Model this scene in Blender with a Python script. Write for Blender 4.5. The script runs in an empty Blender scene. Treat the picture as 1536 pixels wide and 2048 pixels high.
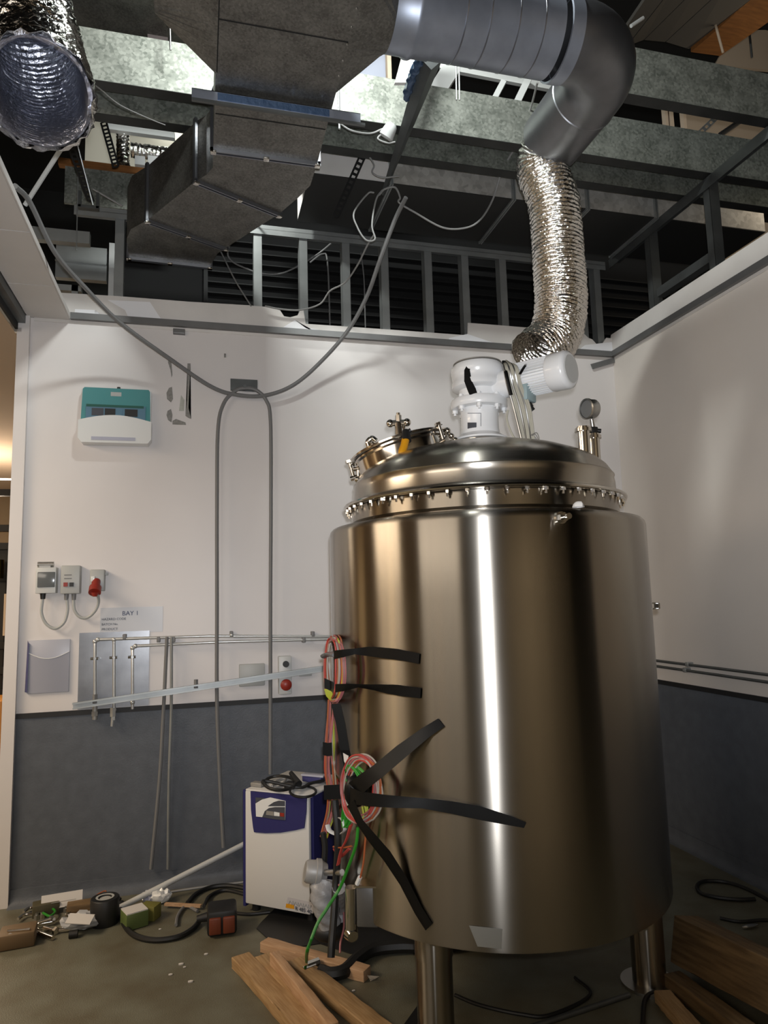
import bpy, bmesh, math, random
from mathutils import Vector, Matrix, Euler
random.seed(7)
sc = bpy.context.scene
COL = sc.collection
PI = math.pi

# ---------------------------------------------------------------- camera
YAW, PITCH, ROLL, FPX = 0.25918, 0.12395, -0.02711, 1398.5
EYE = Vector((-2.97635, -4.43007, 1.6))
fw = Vector((math.sin(YAW)*math.cos(PITCH), math.cos(YAW)*math.cos(PITCH), math.sin(PITCH)))
rt0 = Vector((math.cos(YAW), -math.sin(YAW), 0.0)); up0 = rt0.cross(fw)
rt = rt0*math.cos(ROLL) + up0*math.sin(ROLL); up = -rt0*math.sin(ROLL) + up0*math.cos(ROLL)
cam_data = bpy.data.cameras.new('camera'); cam = bpy.data.objects.new('camera', cam_data)
COL.objects.link(cam); sc.camera = cam
cam_data.sensor_fit = 'VERTICAL'; cam_data.sensor_height = 36; cam_data.lens = FPX/2048*36
cam_data.clip_start = 0.05; cam_data.clip_end = 60
M = Matrix((rt, up, -fw)).transposed().to_4x4(); M.translation = EYE
cam.matrix_world = M

# ---------------------------------------------------------------- world, lights, exposure
sc.view_settings.view_transform = 'Standard'; sc.view_settings.look = 'None'
sc.view_settings.gamma = 1; sc.view_settings.exposure = 0.20; sc.view_settings.use_curve_mapping = False
w = bpy.data.worlds.new('world'); sc.world = w; w.use_nodes = True
w.node_tree.nodes['Background'].inputs[0].default_value = (0.75, 0.8, 0.9, 1)
w.node_tree.nodes['Background'].inputs[1].default_value = 0.03

def light(name, kind, loc, energy, color, size=0.3, size_y=None, target=None, spot=None, blend=0.5):
    d = bpy.data.lights.new(name, kind); d.energy = energy; d.color = color
    o = bpy.data.objects.new(name, d); COL.objects.link(o); o.location = loc
    if kind == 'AREA':
        d.size = size
        if size_y: d.shape = 'RECTANGLE'; d.size_y = size_y
    else: d.shadow_soft_size = size
    if spot: d.spot_size = math.radians(spot); d.spot_blend = blend
    if target is not None:
        o.rotation_euler = (Vector(target)-Vector(loc)).to_track_quat('-Z', 'Y').to_euler()
    return o
# the camera's own flash, tubes in the hall to the left, lamps in the ceiling void, added fills
light('camera_flash', 'SPOT', EYE+rt*0.02+up*0.065, 195, (0.92, 0.95, 1.0), 0.02, target=EYE+fw*3+up*0.55, spot=100, blend=0.75)
light('hall_tube_near', 'AREA', (-5.6, -4.6, 3.2), 55, (1.0, 0.88, 0.74), 2.4, 1.6, target=(-3.6, -3.2, 1.2))
light('hall_fill_behind', 'AREA', (-1.2, -6.6, 2.6), 95, (1.0, 0.9, 0.76), 2.5, 0.5, target=(-1.0, -9, 1.6))  # added unseen fill, lights the front wall that the tank mirrors
light('hall_tube_left', 'AREA', (-6.3, -1.5, 3.2), 140, (1.0, 0.80, 0.58), 1.6, 1.6, target=(-6.5, -1.5, 0))
light('hall_tube_far_left', 'AREA', (-6.5, 3.0, 3.2), 90, (1.0, 0.80, 0.58), 1.5, 1.5, target=(-6.5, 3.0, 0))
light('void_lamp', 'AREA', (-2.5, -2.3, 4.9), 55, (0.95, 1.0, 0.97), 0.5, 0.12, target=(-2.3, -0.4, 4.1))
light('void_lamp_wall', 'SPOT', (-3.0, -.5, 4.55), 60, (0.97, 1.0, 0.95), 0.04, target=(-2.42, .03, 3.95), spot=44, blend=.3)
light('hall_uplight_fill', 'POINT', (-5.4, 4.2, 2.7), 70, (1.0, .82, .62), 0.3)  # added uplight, brightens the hall ceiling
light('void_fill_right', 'POINT', (1.3, -.7, 4.55), 10, (1.0, .85, .65), 0.2)  # added unseen fill for the roof sheets and tan boards
light('void_lamp_rear', 'AREA', (-3.6, 1.6, 5.6), 50, (0.97, 1.0, 0.93), 1.2, 0.15, target=(-3.4, 1.8, 4.0))

# ---------------------------------------------------------------- where a line of sight meets a real surface
def ray(px, py):
    return rt*((px-768)/FPX) + up*((1024-py)/FPX) + fw
def on(axis, v, px, py):
    d = ray(px, py); return EYE + d*((v-EYE[axis])/d[axis])
def B(px, py, y=0.0): return on(1, y, px, py)          # back wall plane
def W(px, py, x=0.0): return on(0, x, px, py)          # right wall plane
def F(px, py, z=0.0): return on(2, z, px, py)          # floor plane
TC = Vector((-1.743, -1.508)); TR = 0.69
def T(px, py, dr=0.0, r=None):                          # skin of the tank
    d = ray(px, py); r = (r or TR)+dr
    a = d.x**2+d.y**2; b = (EYE.x-TC.x)*d.x+(EYE.y-TC.y)*d.y; c = (EYE.x-TC.x)**2+(EYE.y-TC.y)**2-r*r
    t = (-b-math.sqrt(max(b*b-a*c, 0)))/a
    return EYE+d*t
def A(px, py, off=0.0):                                 # upright plane through the tank's axis, facing the viewer
    D = (TC-EYE.xy); L = D.length; n = D/L; d = ray(px, py)
    return EYE + d*((L+off)/(d.xy.dot(n)))

# ---------------------------------------------------------------- materials
def mat(name, col, rough=0.5, metal=0.0, var=0.0, vscale=6.0, bump=0.0, bscale=40.0, col2=None, stretch=None, spec=None, emit=None, estr=0, alpha=None, trans=None, coat=0):
    m = bpy.data.materials.new(name); m.use_nodes = True; nt = m.node_tree; N = nt.nodes; L = nt.links
    b = N['Principled BSDF']; b.inputs['Base Color'].default_value = (*col, 1)
    b.inputs['Roughness'].default_value = rough; b.inputs['Metallic'].default_value = metal
    if spec is not None: b.inputs['Specular IOR Level'].default_value = spec
    if coat: b.inputs['Coat Weight'].default_value = coat; b.inputs['Coat Roughness'].default_value = .1
    if trans: b.inputs['Transmission Weight'].default_value = trans
    if alpha is not None: b.inputs['Alpha'].default_value = alpha
    if emit: b.inputs['Emission Color'].default_value = (*emit, 1); b.inputs['Emission Strength'].default_value = estr
    tc = N.new('ShaderNodeTexCoord'); mp = N.new('ShaderNodeMapping'); L.new(tc.outputs['Object'], mp.inputs[0])
    if stretch: mp.inputs['Scale'].default_value = stretch
    if var or col2:
        n = N.new('ShaderNodeTexNoise'); n.inputs['Scale'].default_value = vscale; n.inputs['Detail'].default_value = 6
        L.new(mp.outputs[0], n.inputs['Vector'])
        r = N.new('ShaderNodeValToRGB'); r.color_ramp.elements[0].position = .35; r.color_ramp.elements[1].position = .68
        c2 = col2 or tuple(c*(1-var) for c in col)
        r.color_ramp.elements[0].color = (*c2, 1); r.color_ramp.elements[1].color = (*col, 1)
        L.new(n.outputs[0], r.inputs[0]); L.new(r.outputs[0], b.inputs['Base Color'])
    if bump:
        n2 = N.new('ShaderNodeTexNoise'); n2.inputs['Scale'].default_value = bscale; n2.inputs['Detail'].default_value = 4
        L.new(mp.outputs[0], n2.inputs['Vector'])
        bp = N.new('ShaderNodeBump'); bp.inputs['Strength'].default_value = bump; bp.inputs['Distance'].default_value = .01
        L.new(n2.outputs[0], bp.inputs['Height']); L.new(bp.outputs[0], b.inputs['Normal'])
    return m
def galv(name, base, dark, rough=.5, metal=.75, scale=26):
    m = mat(name, base, rough, metal); nt = m.node_tree; N = nt.nodes; L = nt.links; b = N['Principled BSDF']
    tc = N['Texture Coordinate']; v = N.new('ShaderNodeTexVoronoi'); v.inputs['Scale'].default_value = scale
    n = N.new('ShaderNodeTexNoise'); n.inputs['Scale'].default_value = 9; n.inputs['Detail'].default_value = 8
    L.new(tc.outputs['Object'], v.inputs['Vector']); L.new(tc.outputs['Object'], n.inputs['Vector'])
    bw = N.new('ShaderNodeRGBToBW'); L.new(v.outputs['Color'], bw.inputs[0])
    ma = N.new('ShaderNodeMix'); ma.data_type = 'FLOAT'; ma.inputs[0].default_value = .65
    L.new(bw.outputs[0], ma.inputs[2]); L.new(n.outputs[0], ma.inputs[3])
    r = N.new('ShaderNodeValToRGB'); r.color_ramp.elements[0].position = .3; r.color_ramp.elements[1].position = .68
    r.color_ramp.elements[0].color = (*dark, 1); r.color_ramp.elements[1].color = (*base, 1)
    L.new(ma.outputs[0], r.inputs[0]); L.new(r.outputs[0], b.inputs['Base Color'])
    return m
def brushed(name, col, rough, aniso=1.0, rot=0.25, scuff=True):
    m = mat(name, col, rough, 1.0); nt = m.node_tree; N = nt.nodes; L = nt.links; b = N['Principled BSDF']
    t = N.new('ShaderNodeTangent'); t.direction_type = 'RADIAL'; t.axis = 'Z'
    L.new(t.outputs[0], b.inputs['Tangent']); b.inputs['Anisotropic'].default_value = aniso
    b.inputs['Anisotropic Rotation'].default_value = rot
    if scuff:
        tc = N['Texture Coordinate']; mp = N['Mapping']; mp.inputs['Scale'].default_value = (1.5, 1.5, 3)
        n = N.new('ShaderNodeTexNoise'); n.inputs['Scale'].default_value = 1.6; n.inputs['Detail'].default_value = 3
        L.new(mp.outputs[0], n.inputs['Vector'])
        r = N.new('ShaderNodeMapRange'); r.inputs['From Min'].default_value = 0; r.inputs['From Max'].default_value = 1
        r.inputs['To Min'].default_value = rough*.95; r.inputs['To Max'].default_value = rough*1.12
        L.new(n.outputs[0], r.inputs['Value']); L.new(r.outputs[0], b.inputs['Roughness'])
    return m
m_wall = mat('wall_paint', (.70, .665, .65), .42, var=.05, vscale=1.7)
m_wall_r = mat('wall_paint_warm_lit', (.72, .665, .61), .6, var=.05, vscale=2)  # warm ambient light put into the right wall's paint colour
m_filler = mat('wall_filler', (.82, .82, .84), .7)
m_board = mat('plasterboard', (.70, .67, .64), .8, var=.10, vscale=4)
m_dado = mat('dado_vinyl', (.110, .121, .140), .45, var=.16, vscale=14, bump=.15, bscale=120, spec=.3)
m_black = mat('black_rubber', (.010, .010, .010), .5)
m_strip = mat('black_strip', (.012, .012, .013), .6)
m_floor = mat('floor_vinyl', (.155, .155, .118), .5, var=.25, vscale=5, col2=(.110, .098, .065), bump=.2, bscale=180, spec=.35)
m_tile = mat('ceiling_tile', (.62, .59, .57), .75, var=.03)
m_angle = mat('grey_angle', (.20, .20, .20), .45, .5, var=.15)
m_hall = mat('hall_cladding', (.22, .15, .08), .7, var=.2, vscale=2)
m_hallceil = mat('hall_ceiling_paint', (.64, .50, .38), .9)
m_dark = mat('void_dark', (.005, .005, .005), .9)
m_galv = galv('galvanised_sheet', (.40, .415, .37), (.17, .185, .16), .55, .6, 75)
m_galvd = galv('galvanised_duct', (.25, .245, .225), (.13, .125, .115), .48, .85, 130)
m_stud = mat('stud_zinc', (.42, .44, .44), .45, .7, var=.2)
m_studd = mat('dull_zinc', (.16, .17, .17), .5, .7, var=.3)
m_rduct = mat('round_duct_zinc', (.36, .395, .47), .42, .65, var=.15, vscale=12)  # blue reflection of a daylight tube put into the zinc colour
m_elbow = mat('elbow_zinc', (.24, .245, .26), .42, .9, var=.1, vscale=14)
m_foil = mat('foil', (.86, .84, .80), .16, 1.0, bump=.9, bscale=45)
m_foilb = mat('foil_blue_reflection', (.74, .76, .86), .34, 1.0, bump=.9, bscale=45)  # blue reflection inside the open duct put into the foil colour
m_cham = mat('foil_beige', (.58, .53, .42), .35, .8, bump=.6, bscale=60)
m_tank = brushed('brushed_steel', (.375, .345, .30), .25)
m_lid = brushed('satin_steel', (.50, .465, .41), .24, .55)
m_chrome = mat('polished_steel', (.68, .65, .60), .14, 1.0)
m_steel = mat('plain_steel', (.50, .50, .49), .3, 1.0, var=.15)
m_plate = mat('steel_plate', (.34, .345, .36), .33, .9, var=.28, vscale=7)
m_white = mat('white_enamel', (.84, .85, .86), .25, coat=.3)
m_cabw = mat('cabinet_white', (.62, .615, .60), .5)
m_cabb = mat('cabinet_blue', (.022, .022, .115), .45)
m_box = mat('grey_plastic', (.40, .41, .40), .45)
m_boxl = mat('light_grey_plastic', (.55, .56, .55), .4)
m_smoke = mat('smoked_window', (.13, .14, .145), .15)
m_teal = mat('teal_plastic', (.085, .27, .28), .2, coat=.4)
m_tealb = mat('breaker_blue', (.10, .20, .28), .3)
m_tealg = mat('dark_green', (.012, .09, .07), .4)
m_wht = mat('white_plastic', (.72, .73, .72), .3, coat=.3)
m_red = mat('red_plastic', (.27, .025, .015), .4)
m_cable = mat('grey_cable', (.17, .17, .17), .5)
m_wcable = mat('white_cable', (.27, .27, .265), .5)
m_copper = mat('chromed_pipe', (.60, .61, .60), .3, .6)
m_pewter = mat('pewter_paint', (.30, .29, .27), .45, .3)
m_tape = mat('black_tape', (.004, .004, .004), .4, spec=.25)
m_yellow = mat('yellow_plastic', (.62, .28, .01), .35)
m_wood = mat('pine', (.44, .29, .145), .65, vscale=9, col2=(.31, .185, .08), stretch=(1, 14, 14))
m_wood2 = mat('pale_pine', (.50, .33, .20), .65, vscale=9, col2=(.40, .235, .125), stretch=(1, 14, 14))
m_wood3 = mat('aged_timber', (.20, .125, .055), .7, vscale=7, col2=(.10, .06, .025), stretch=(1, 9, 9))
m_paper = mat('paper', (.62, .60, .58), .7)
m_poly = mat('clear_film', (.45, .46, .55), .15, spec=.8)
m_ink = mat('ink', (.05, .055, .07), .6)
m_inkb = mat('blue_ink', (.03, .045, .12), .6)
m_blue = mat('blue_wrap', (.05, .09, .17), .25, .3, bump=.5, bscale=30)
m_green = mat('green_wire', (.02, .21, .015), .45)
m_rwire = mat('red_wire', (.38, .045, .035), .45)
m_pink = mat('pink_wire', (.33, .11, .11), .45)
m_wwire = mat('cream_wire', (.34, .30, .25), .45)
m_owire = mat('orange_wire', (.34, .09, .03), .45)
m_ywire = mat('yellow_green_wire', (.35, .38, .03), .45)
m_tan = mat('tan_board', (.50, .40, .30), .85)
m_orange = mat('orange_timber', (.30, .12, .03), .7, var=.3, stretch=(1, 8, 8))
m_tube = mat('clear_tubing', (.52, .50, .42), .15, spec=.8, alpha=.85)
m_sock = mat('orange_socket', (.15, .032, .012), .45)
m_lamp = mat('lit_diffuser', (.9, .9, .9), .5, emit=(1, .93, .8), estr=6)
m_purple = mat('indigo_plastic', (.05, .05, .16), .4)
m_greyblob = mat('grey_wrapping', (.33, .33, .34), .4, var=.3, vscale=20, bump=.6, bscale=25)
m_green2 = mat('green_card', (.10, .14, .04), .5)

# ---------------------------------------------------------------- mesh helpers
def bx(bm, c, s, rot=None, bev=0.0):
    M4 = Matrix.Translation(Vector(c)) @ (rot.to_4x4() if rot is not None else Matrix.Identity(4)) @ Matrix.Diagonal((*s, 1))
    r = bmesh.ops.create_cube(bm, size=1, matrix=M4)
    if bev:
        es = list({e for v in r['verts'] for e in v.link_edges})
        bmesh.ops.bevel(bm, geom=es, offset=bev, segments=2, profile=.5, affect='EDGES')
    return bm
def bx2(bm, p0, p1, bev=0.0):
    p0, p1 = Vector(p0), Vector(p1)
    return bx(bm, (p0+p1)/2, [max(abs(a), 1e-4) for a in (p1-p0)], None, bev)
def frame_z(d):
    d = Vector(d).normalized(); return d.to_track_quat('Z', 'Y').to_matrix()
def cyl(bm, a, b, r, r2=None, seg=20, caps=True):
    a, b = Vector(a), Vector(b); d = b-a
    M4 = Matrix.Translation((a+b)/2) @ frame_z(d).to_4x4()
    bmesh.ops.create_cone(bm, cap_ends=caps, segments=seg, radius1=r, radius2=r if r2 is None else r2, depth=d.length, matrix=M4)
    return bm
def sph(bm, c, r, seg=16, scale=None):
    M4 = Matrix.Translation(Vector(c)) @ Matrix.Diagonal((*(scale or (1, 1, 1)), 1))
    bmesh.ops.create_uvsphere(bm, u_segments=seg, v_segments=seg//2, radius=r, matrix=M4); return bm
def lathe(bm, prof, c=(0, 0, 0), seg=64, rot=None, a0=0, a1=2*PI):
    c = Vector(c); R3 = rot or Matrix.Identity(3); full = abs(a1-a0-2*PI) < 1e-6
    n = seg if full else seg+1; rings = []
    for r, z in prof:
        if r < 1e-6: rings.append([bm.verts.new(c+R3@Vector((0, 0, z)))])
        else: rings.append([bm.verts.new(c+R3@Vector((r*math.cos(a0+(a1-a0)*i/seg), r*math.sin(a0+(a1-a0)*i/seg), z))) for i in range(n)])
    for k in range(len(rings)-1):
        p, q = rings[k], rings[k+1]
        for i in range(seg):
            j = (i+1) % n if full else i+1
            if len(p) == 1 and len(q) == 1: continue
            if len(p) == 1: bm.faces.new((p[0], q[j], q[i]))
            elif len(q) == 1: bm.faces.new((p[i], p[j], q[0]))
            else: bm.faces.new((p[i], p[j], q[j], q[i]))
    return bm
def spline(pts, n=8):
    P = [Vector(p) for p in pts]
    if len(P) < 3: return P
    out = []
    Q = [2*P[0]-P[1]]+P+[2*P[-1]-P[-2]]
    for i in range(1, len(Q)-2):
        p0, p1, p2, p3 = Q[i-1:i+3]
        for k in range(n):
            t = k/n
            out.append(.5*((2*p1)+(-p0+p2)*t+(2*p0-5*p1+4*p2-p3)*t*t+(-p0+3*p1-3*p2+p3)*t**3))
    out.append(P[-1]); return out
def tube(bm, pts, r, seg=10, n=8, rfun=None, smooth=True, caps=True, closed=False, flat=None, ref=None):
    P = spline(pts, n) if smooth else [Vector(p) for p in pts]
    rings = []; N0 = None
    for i, p in enumerate(P):
        t = (P[min(i+1, len(P)-1)]-P[max(i-1, 0)]).normalized()
        if N0 is None:
            h = Vector(ref) if ref else (Vector((0, 0, 1)) if abs(t.z) < .9 else Vector((1, 0, 0)))
            N0 = (h-t*h.dot(t)).normalized()
        else:
            N0 = (N0-t*N0.dot(t)); N0 = N0.normalized() if N0.length > 1e-6 else t.orthogonal().normalized()
        b = t.cross(N0); ring = []
        for k in range(seg):
            a = 2*PI*k/seg; rr = rfun(i, len(P), a) if rfun else r
            fl = flat or 1
            ring.append(bm.verts.new(p+N0*math.cos(a)*rr*fl+b*math.sin(a)*rr))
        rings.append(ring)
    for i in range(len(rings)-1):
        for k in range(seg):
            bm.faces.new((rings[i][k], rings[i][(k+1) % seg], rings[i+1][(k+1) % seg], rings[i+1][k]))
    if caps and seg > 2: bm.faces.new(rings[0][::-1]); bm.faces.new(rings[-1])
    return bm
def prism(bm, pts, d):
    """polygon (list of 3-D points) pushed along vector d"""
    d = Vector(d); a = [bm.verts.new(Vector(p)) for p in pts]; b = [bm.verts.new(Vector(p)+d) for p in pts]
    n = len(pts); bm.faces.new(a[::-1]); bm.faces.new(b)
    for i in range(n): bm.faces.new((a[i], a[(i+1) % n], b[(i+1) % n], b[i]))
    return bm
def ribbon(bm, pts, ws, nrm, th=.003):
    """flat strip: centre points, half-width vectors, normals"""
    rows = []
    for p, w_, n_ in zip(pts, ws, nrm):
        p, w_, n_ = Vector(p), Vector(w_), Vector(n_).normalized()*th/2
        rows.append([bm.verts.new(q) for q in (p-w_-n_, p+w_-n_, p+w_+n_, p-w_+n_)])
    for i in range(len(rows)-1):
        for k in range(4): bm.faces.new((rows[i][k], rows[i][(k+1) % 4], rows[i+1][(k+1) % 4], rows[i+1][k]))
    bm.faces.new(rows[0][::-1]); bm.faces.new(rows[-1]); return bm
def new(): return bmesh.new()

def finish(name, bm, m, smooth=True, angle=40):
    bmesh.ops.recalc_face_normals(bm, faces=bm.faces)
    me = bpy.data.meshes.new(name); 
    if smooth:
        for f in bm.faces: f.smooth = True
        ca = math.radians(angle)
        for e in bm.edges:
            if len(e.link_faces) == 2 and e.calc_face_angle(0) > ca: e.smooth = False
    bm.to_mesh(me); bm.free(); me.materials.append(m)
    o = bpy.data.objects.new(name, me); COL.objects.link(o); return o
def thing(name, label, cat, loc, group=None, rotz=0.0):
    o = bpy.data.objects.new(name, None); COL.objects.link(o); o.empty_display_size = .1
    o.location = Vector(loc); o.rotation_euler = (0, 0, rotz); o['label'] = label; o['category'] = cat
    if group: o['group'] = group
    return o
def pm(o):
    m4 = Matrix.LocRotScale(o.location, o.rotation_euler, o.scale)
    return pm(o.parent) @ m4 if o.parent else m4
def part(name, bm, m, parent, label=None, local=False, smooth=True, angle=40):
    """a part: the shape is given in room coordinates (or in its thing's own if local)"""
    if not local: bm.transform(pm(parent).inverted())
    o = finish(name, bm, m, smooth, angle); o.parent = parent
    if label: o['label'] = label
    return o
def solo(name, bm, m, label, cat, group=None, smooth=True, angle=40):
    """a thing made of one mesh, its origin under it"""
    vs = [v.co for v in bm.verts]
    c = Vector(((min(v.x for v in vs)+max(v.x for v in vs))/2, (min(v.y for v in vs)+max(v.y for v in vs))/2, min(v.z for v in vs)))
    bm.transform(Matrix.Translation(-c)); o = finish(name, bm, m, smooth, angle); o.location = c
    o['label'] = label; o['category'] = cat
    if group: o['group'] = group
    return o
def struct(name, bm, m, smooth=False):
    o = finish(name, bm, m, smooth); o['kind'] = 'structure'; return o
def dup(root, loc, rot=None, label=None):
    r = root.copy(); COL.objects.link(r); r.location = loc
    if rot is not None: r.rotation_euler = rot
    if label: r['label'] = label
    for ch in list(root.children):
        c = ch.copy(); COL.objects.link(c); c.parent = r
        for g in list(ch.children):
            d = g.copy(); COL.objects.link(d); d.parent = c
    return r
def text(s, size, m, parent, origin, right, upv, name='lettering', depth=.0006, align='LEFT', font_scale=1.0):
    cu = bpy.data.curves.new(name, 'FONT'); cu.body = s; cu.size = size; cu.extrude = depth; cu.align_x = align
    cu.space_character = font_scale; cu.resolution_u = 2
    t = bpy.data.objects.new(name, cu); COL.objects.link(t)
    dg = bpy.context.evaluated_depsgraph_get(); dg.update()
    me = bpy.data.meshes.new_from_object(t.evaluated_get(dg)); bpy.data.objects.remove(t)
    bm = bmesh.new(); bm.from_mesh(me); bpy.data.meshes.remove(me)
    right = Vector(right).normalized(); upv = Vector(upv); upv = (upv-right*upv.dot(right)).normalized(); n = right.cross(upv)
    R4 = Matrix((right, upv, n)).transposed().to_4x4(); R4.translation = Vector(origin)
    bm.transform(R4)
    return part(name, bm, m, parent, smooth=False)

# ================================================================ the setting
ZT, ZD, ZB = 3.34, 1.015, 3.52      # trim, dado, top of the plasterboard band
XL = -3.968
bm = new(); bx2(bm, (-9, -9, -.1), (3.2, 7, 0)); struct('floor', bm, m_floor)
bm = new(); bx2(bm, (XL, 0, 0), (.12, .10, ZT)); struct('wall_back', bm, m_wall)
bm = new(); bx2(bm, (0, -3.4, 0), (.12, -.0005, ZT)); struct('wall_right', bm, m_wall_r)
# plasterboard band with torn top over the back wall
top = [(122, 587), (240, 593), (380, 604), (497, 611), (540, 615), (560, 621), (568, 633), (580, 635), (595, 631), (600, 621), (607, 621), (611, 648),
       (700, 654), (800, 661), (935, 671), (935.5, 646), (1000, 651), (1060, 656), (1158, 663), (1164, 664), (1176, 676), (1184, 679), (1192, 688), (1203, 691), (1206, 685), (1212, 676), (1222, 677), (1229, 669)]
pts = [Vector((B(x, y).x, 0, B(x, y).z)) for x, y in top]
pts[0].x = -3.86; pts[-1].x = .0; pts[-1].z = ZB
pts = [Vector((-3.95, 0, ZT-.02))] + [Vector((-3.95, 0, pts[0].z))] + pts[1:] + [Vector((0, 0, ZT-.02))]
bm = new()
for p_, q_ in zip(pts[1:-2], pts[2:-1]):
    prism(bm, [Vector((p_.x, -.004, ZT-.02)), Vector((p_.x, -.004, p_.z)), Vector((q_.x, -.004, q_.z)), Vector((q_.x, -.004, ZT-.02))], (0, .0125, 0))
struct('wall_back', bm, m_board)
bm = new(); bx2(bm, (-.004, -3.4, ZT-.02), (.0085, 0, ZB)); struct('wall_right', bm, m_board)
# dado, its black cap, coved skirting
bm = new(); bx2(bm, (-3.968, -.004, 0), (0, 0, ZD)); struct('trim_1', bm, m_dado)
bm = new(); bx2(bm, (-.004, -3.4, 0), (0, 0, ZD)); struct('trim_2', bm, m_dado)
bm = new(); bx2(bm, (-3.968, -.012, ZD-.026), (0, 0, ZD+.002)); struct('trim_3', bm, m_strip)
bm = new(); bx2(bm, (-.012, -3.4, ZD-.026), (0, 0, ZD+.002)); struct('trim_4', bm, m_strip)
def cove(along):
    prof = [(0, .085), (.006, .085), (.007, .05), (.012, .028), (.025, .010), (.045, .003), (.055, 0), (0, 0)]
    bm = new()
    if along == 'x': prism(bm, [(-3.968, -.004-a, z) for a, z in prof], (3.966, 0, 0))
    else: prism(bm, [(-.004-a, -3.4, z) for a, z in prof], (0, 3.396, 0))
    return bm
struct('baseboard_back', cove('x'), m_dado, True); struct('baseboard_right', cove('y'), m_dado, True)
# door-jamb style trim that closes the left end of the back wall
bm = new(); bx2(bm, (-4.035, -.03, 0), (-3.968, .12, ZT)); struct('trim_5', bm, m_wall)
# grey angle running round at the wall head
bm = new(); bx2(bm, (-3.745, -.03, ZT), (0, -.004, ZT+.004)); bx2(bm, (-3.745, -.032, ZT), (0, -.028, ZT+.040)); struct('trim_6', bm, m_angle)
bm = new(); bx2(bm, (-.03, -3.4, ZT), (-.004, -.03, ZT+.004)); bx2(bm, (-.032, -3.4, ZT), (-.028, -.03, ZT+.040))
struct('trim_7', bm, m_angle)
p = [B(1182, 728, -.02), B(1186, 738, -.02), B(1240, 722, -.02), B(1238, 712, -.02)]
bm = new(); prism(bm, p, (0, .008, 0)); struct('trim_8', bm, m_angle)
# strip of ceiling tiles down the left of the bay with its seams
for i, (a, b) in enumerate([(-3.4, -2.34), (-2.334, -1.74), (-1.734, -1.055), (-1.049, -.475), (-.469, -.004)]):
    bm = new(); bx2(bm, (-3.985, a, ZT), (-3.752, b, ZT+.014)); struct('ceiling', bm, m_tile)
bm = new(); bx2(bm, (-3.750, -3.4, ZT-.002), (-3.744, -.035, ZT+.03)); struct('trim_9', bm, m_tile)
# roof far above the void and the void's far walls
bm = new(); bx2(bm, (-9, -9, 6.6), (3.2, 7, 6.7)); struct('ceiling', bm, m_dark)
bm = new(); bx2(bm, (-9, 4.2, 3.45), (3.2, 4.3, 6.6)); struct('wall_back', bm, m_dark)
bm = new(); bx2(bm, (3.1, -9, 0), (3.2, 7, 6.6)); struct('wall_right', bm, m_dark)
# hall beyond the open left side
bm = new(); bx2(bm, (-9, -9, 3.36), (-4.13, 6.9, 3.42)); struct('ceiling', bm, m_hallceil)
bm = new(); bx2(bm, (-9.1, -9, 0), (-9, 7, 6.6)); struct('wall_left', bm, m_hall)
hb = random.Random(5)
m_h1, m_h2, m_h3 = mat('hall_dark_band', (.10, .06, .03), .7), mat('hall_tan_band', (.62, .42, .22), .7), mat('hall_cream_band', (.75, .62, .42), .7)  # unseen boards added for the bands they reflect in the tank
y_ = -8.6; k_ = 0
while y_ < 6.5:
    w_ = hb.uniform(.35, 1.1); bm = new(); bx2(bm, (-9, y_, 0), (-8.9, y_+w_, 3.36)); struct('wall_left', bm, (m_h1, m_h2, m_h3, m_hall)[k_ % 4 if hb.random() > .3 else 0]); y_ += w_+hb.uniform(.05, .5); k_ += 1
bm = new(); bx2(bm, (-9, 6.9, 0), (3.2, 7, 6.6)); struct('wall_back', bm, m_hall)
bm = new(); bx2(bm, (-9, -9.1, 0), (3.2, -9, 6.6)); struct('wall_front', bm, mat('hall_front_wall', (.34, .28, .20), .8, var=.3, vscale=1.2))

# ================================================================ the mixing tank
nT = (TC-EYE.xy).normalized(); LAT = Vector((nT.y, -nT.x, 0)); DEP = Vector((nT.x, nT.y, 0)); TC3 = Vector((TC.x, TC.y, 0))
def P3(lat, dep, z): return TC3+LAT*lat+DEP*dep+Vector((0, 0, z))
ZJ0, ZJ1 = .432, 1.908
tank = thing('mixing_tank', 'large round stainless steel jacketed mixing tank standing on three steel legs', 'tank', TC3)
bm = new(); lathe(bm, [(.05, ZJ0-.055), (.35, ZJ0-.045), (.60, ZJ0-.012), (.675, ZJ0), (.688, ZJ0+.003), (TR, ZJ0+.012), (TR, .8), (TR, 1.2), (TR, 1.6), (TR, ZJ1-.030), (TR-.004, ZJ1-.014), (TR-.014, ZJ1-.003), (TR-.028, ZJ1), (.60, ZJ1+.012), (.55, ZJ1+.012)], seg=128)
shell = part('jacket', bm, m_tank, tank, local=True, angle=50)
bm = new(); lathe(bm, [(.575, ZJ1-.01), (.575, 1.925), (.590, 1.935), (.590, 1.994), (.575, 1.998)], seg=128)
part('neck', bm, m_tank, tank, local=True)
lid_prof = [(.60, 2.008), (.588, 2.014), (.582, 2.03), (.580, 2.070), (.576, 2.098), (.580, 2.102), (.572, 2.112), (.553, 2.142), (.520, 2.172), (.47, 2.200), (.40, 2.228), (.30, 2.255), (.20, 2.274), (.10, 2.286), (0, 2.290)]
bm = new(); lathe(bm, lid_prof, seg=128)
lid = part('lid', bm, m_lid, tank, local=True, angle=60)
def lidz(r):
    for (a, za), (b, zb) in zip(lid_prof[::-1], lid_prof[::-1][1:]):
        if a <= r <= b: return za+(zb-za)*(r-a)/(b-a)
    return 2.0
bm = new(); lathe(bm, [(.585, 1.996), (.618, 1.996), (.624, 1.999), (.626, 2.004), (.624, 2.010), (.618, 2.013), (.585, 2.013)], seg=128)
part('flange', bm, m_chrome, tank, local=True)
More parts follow.
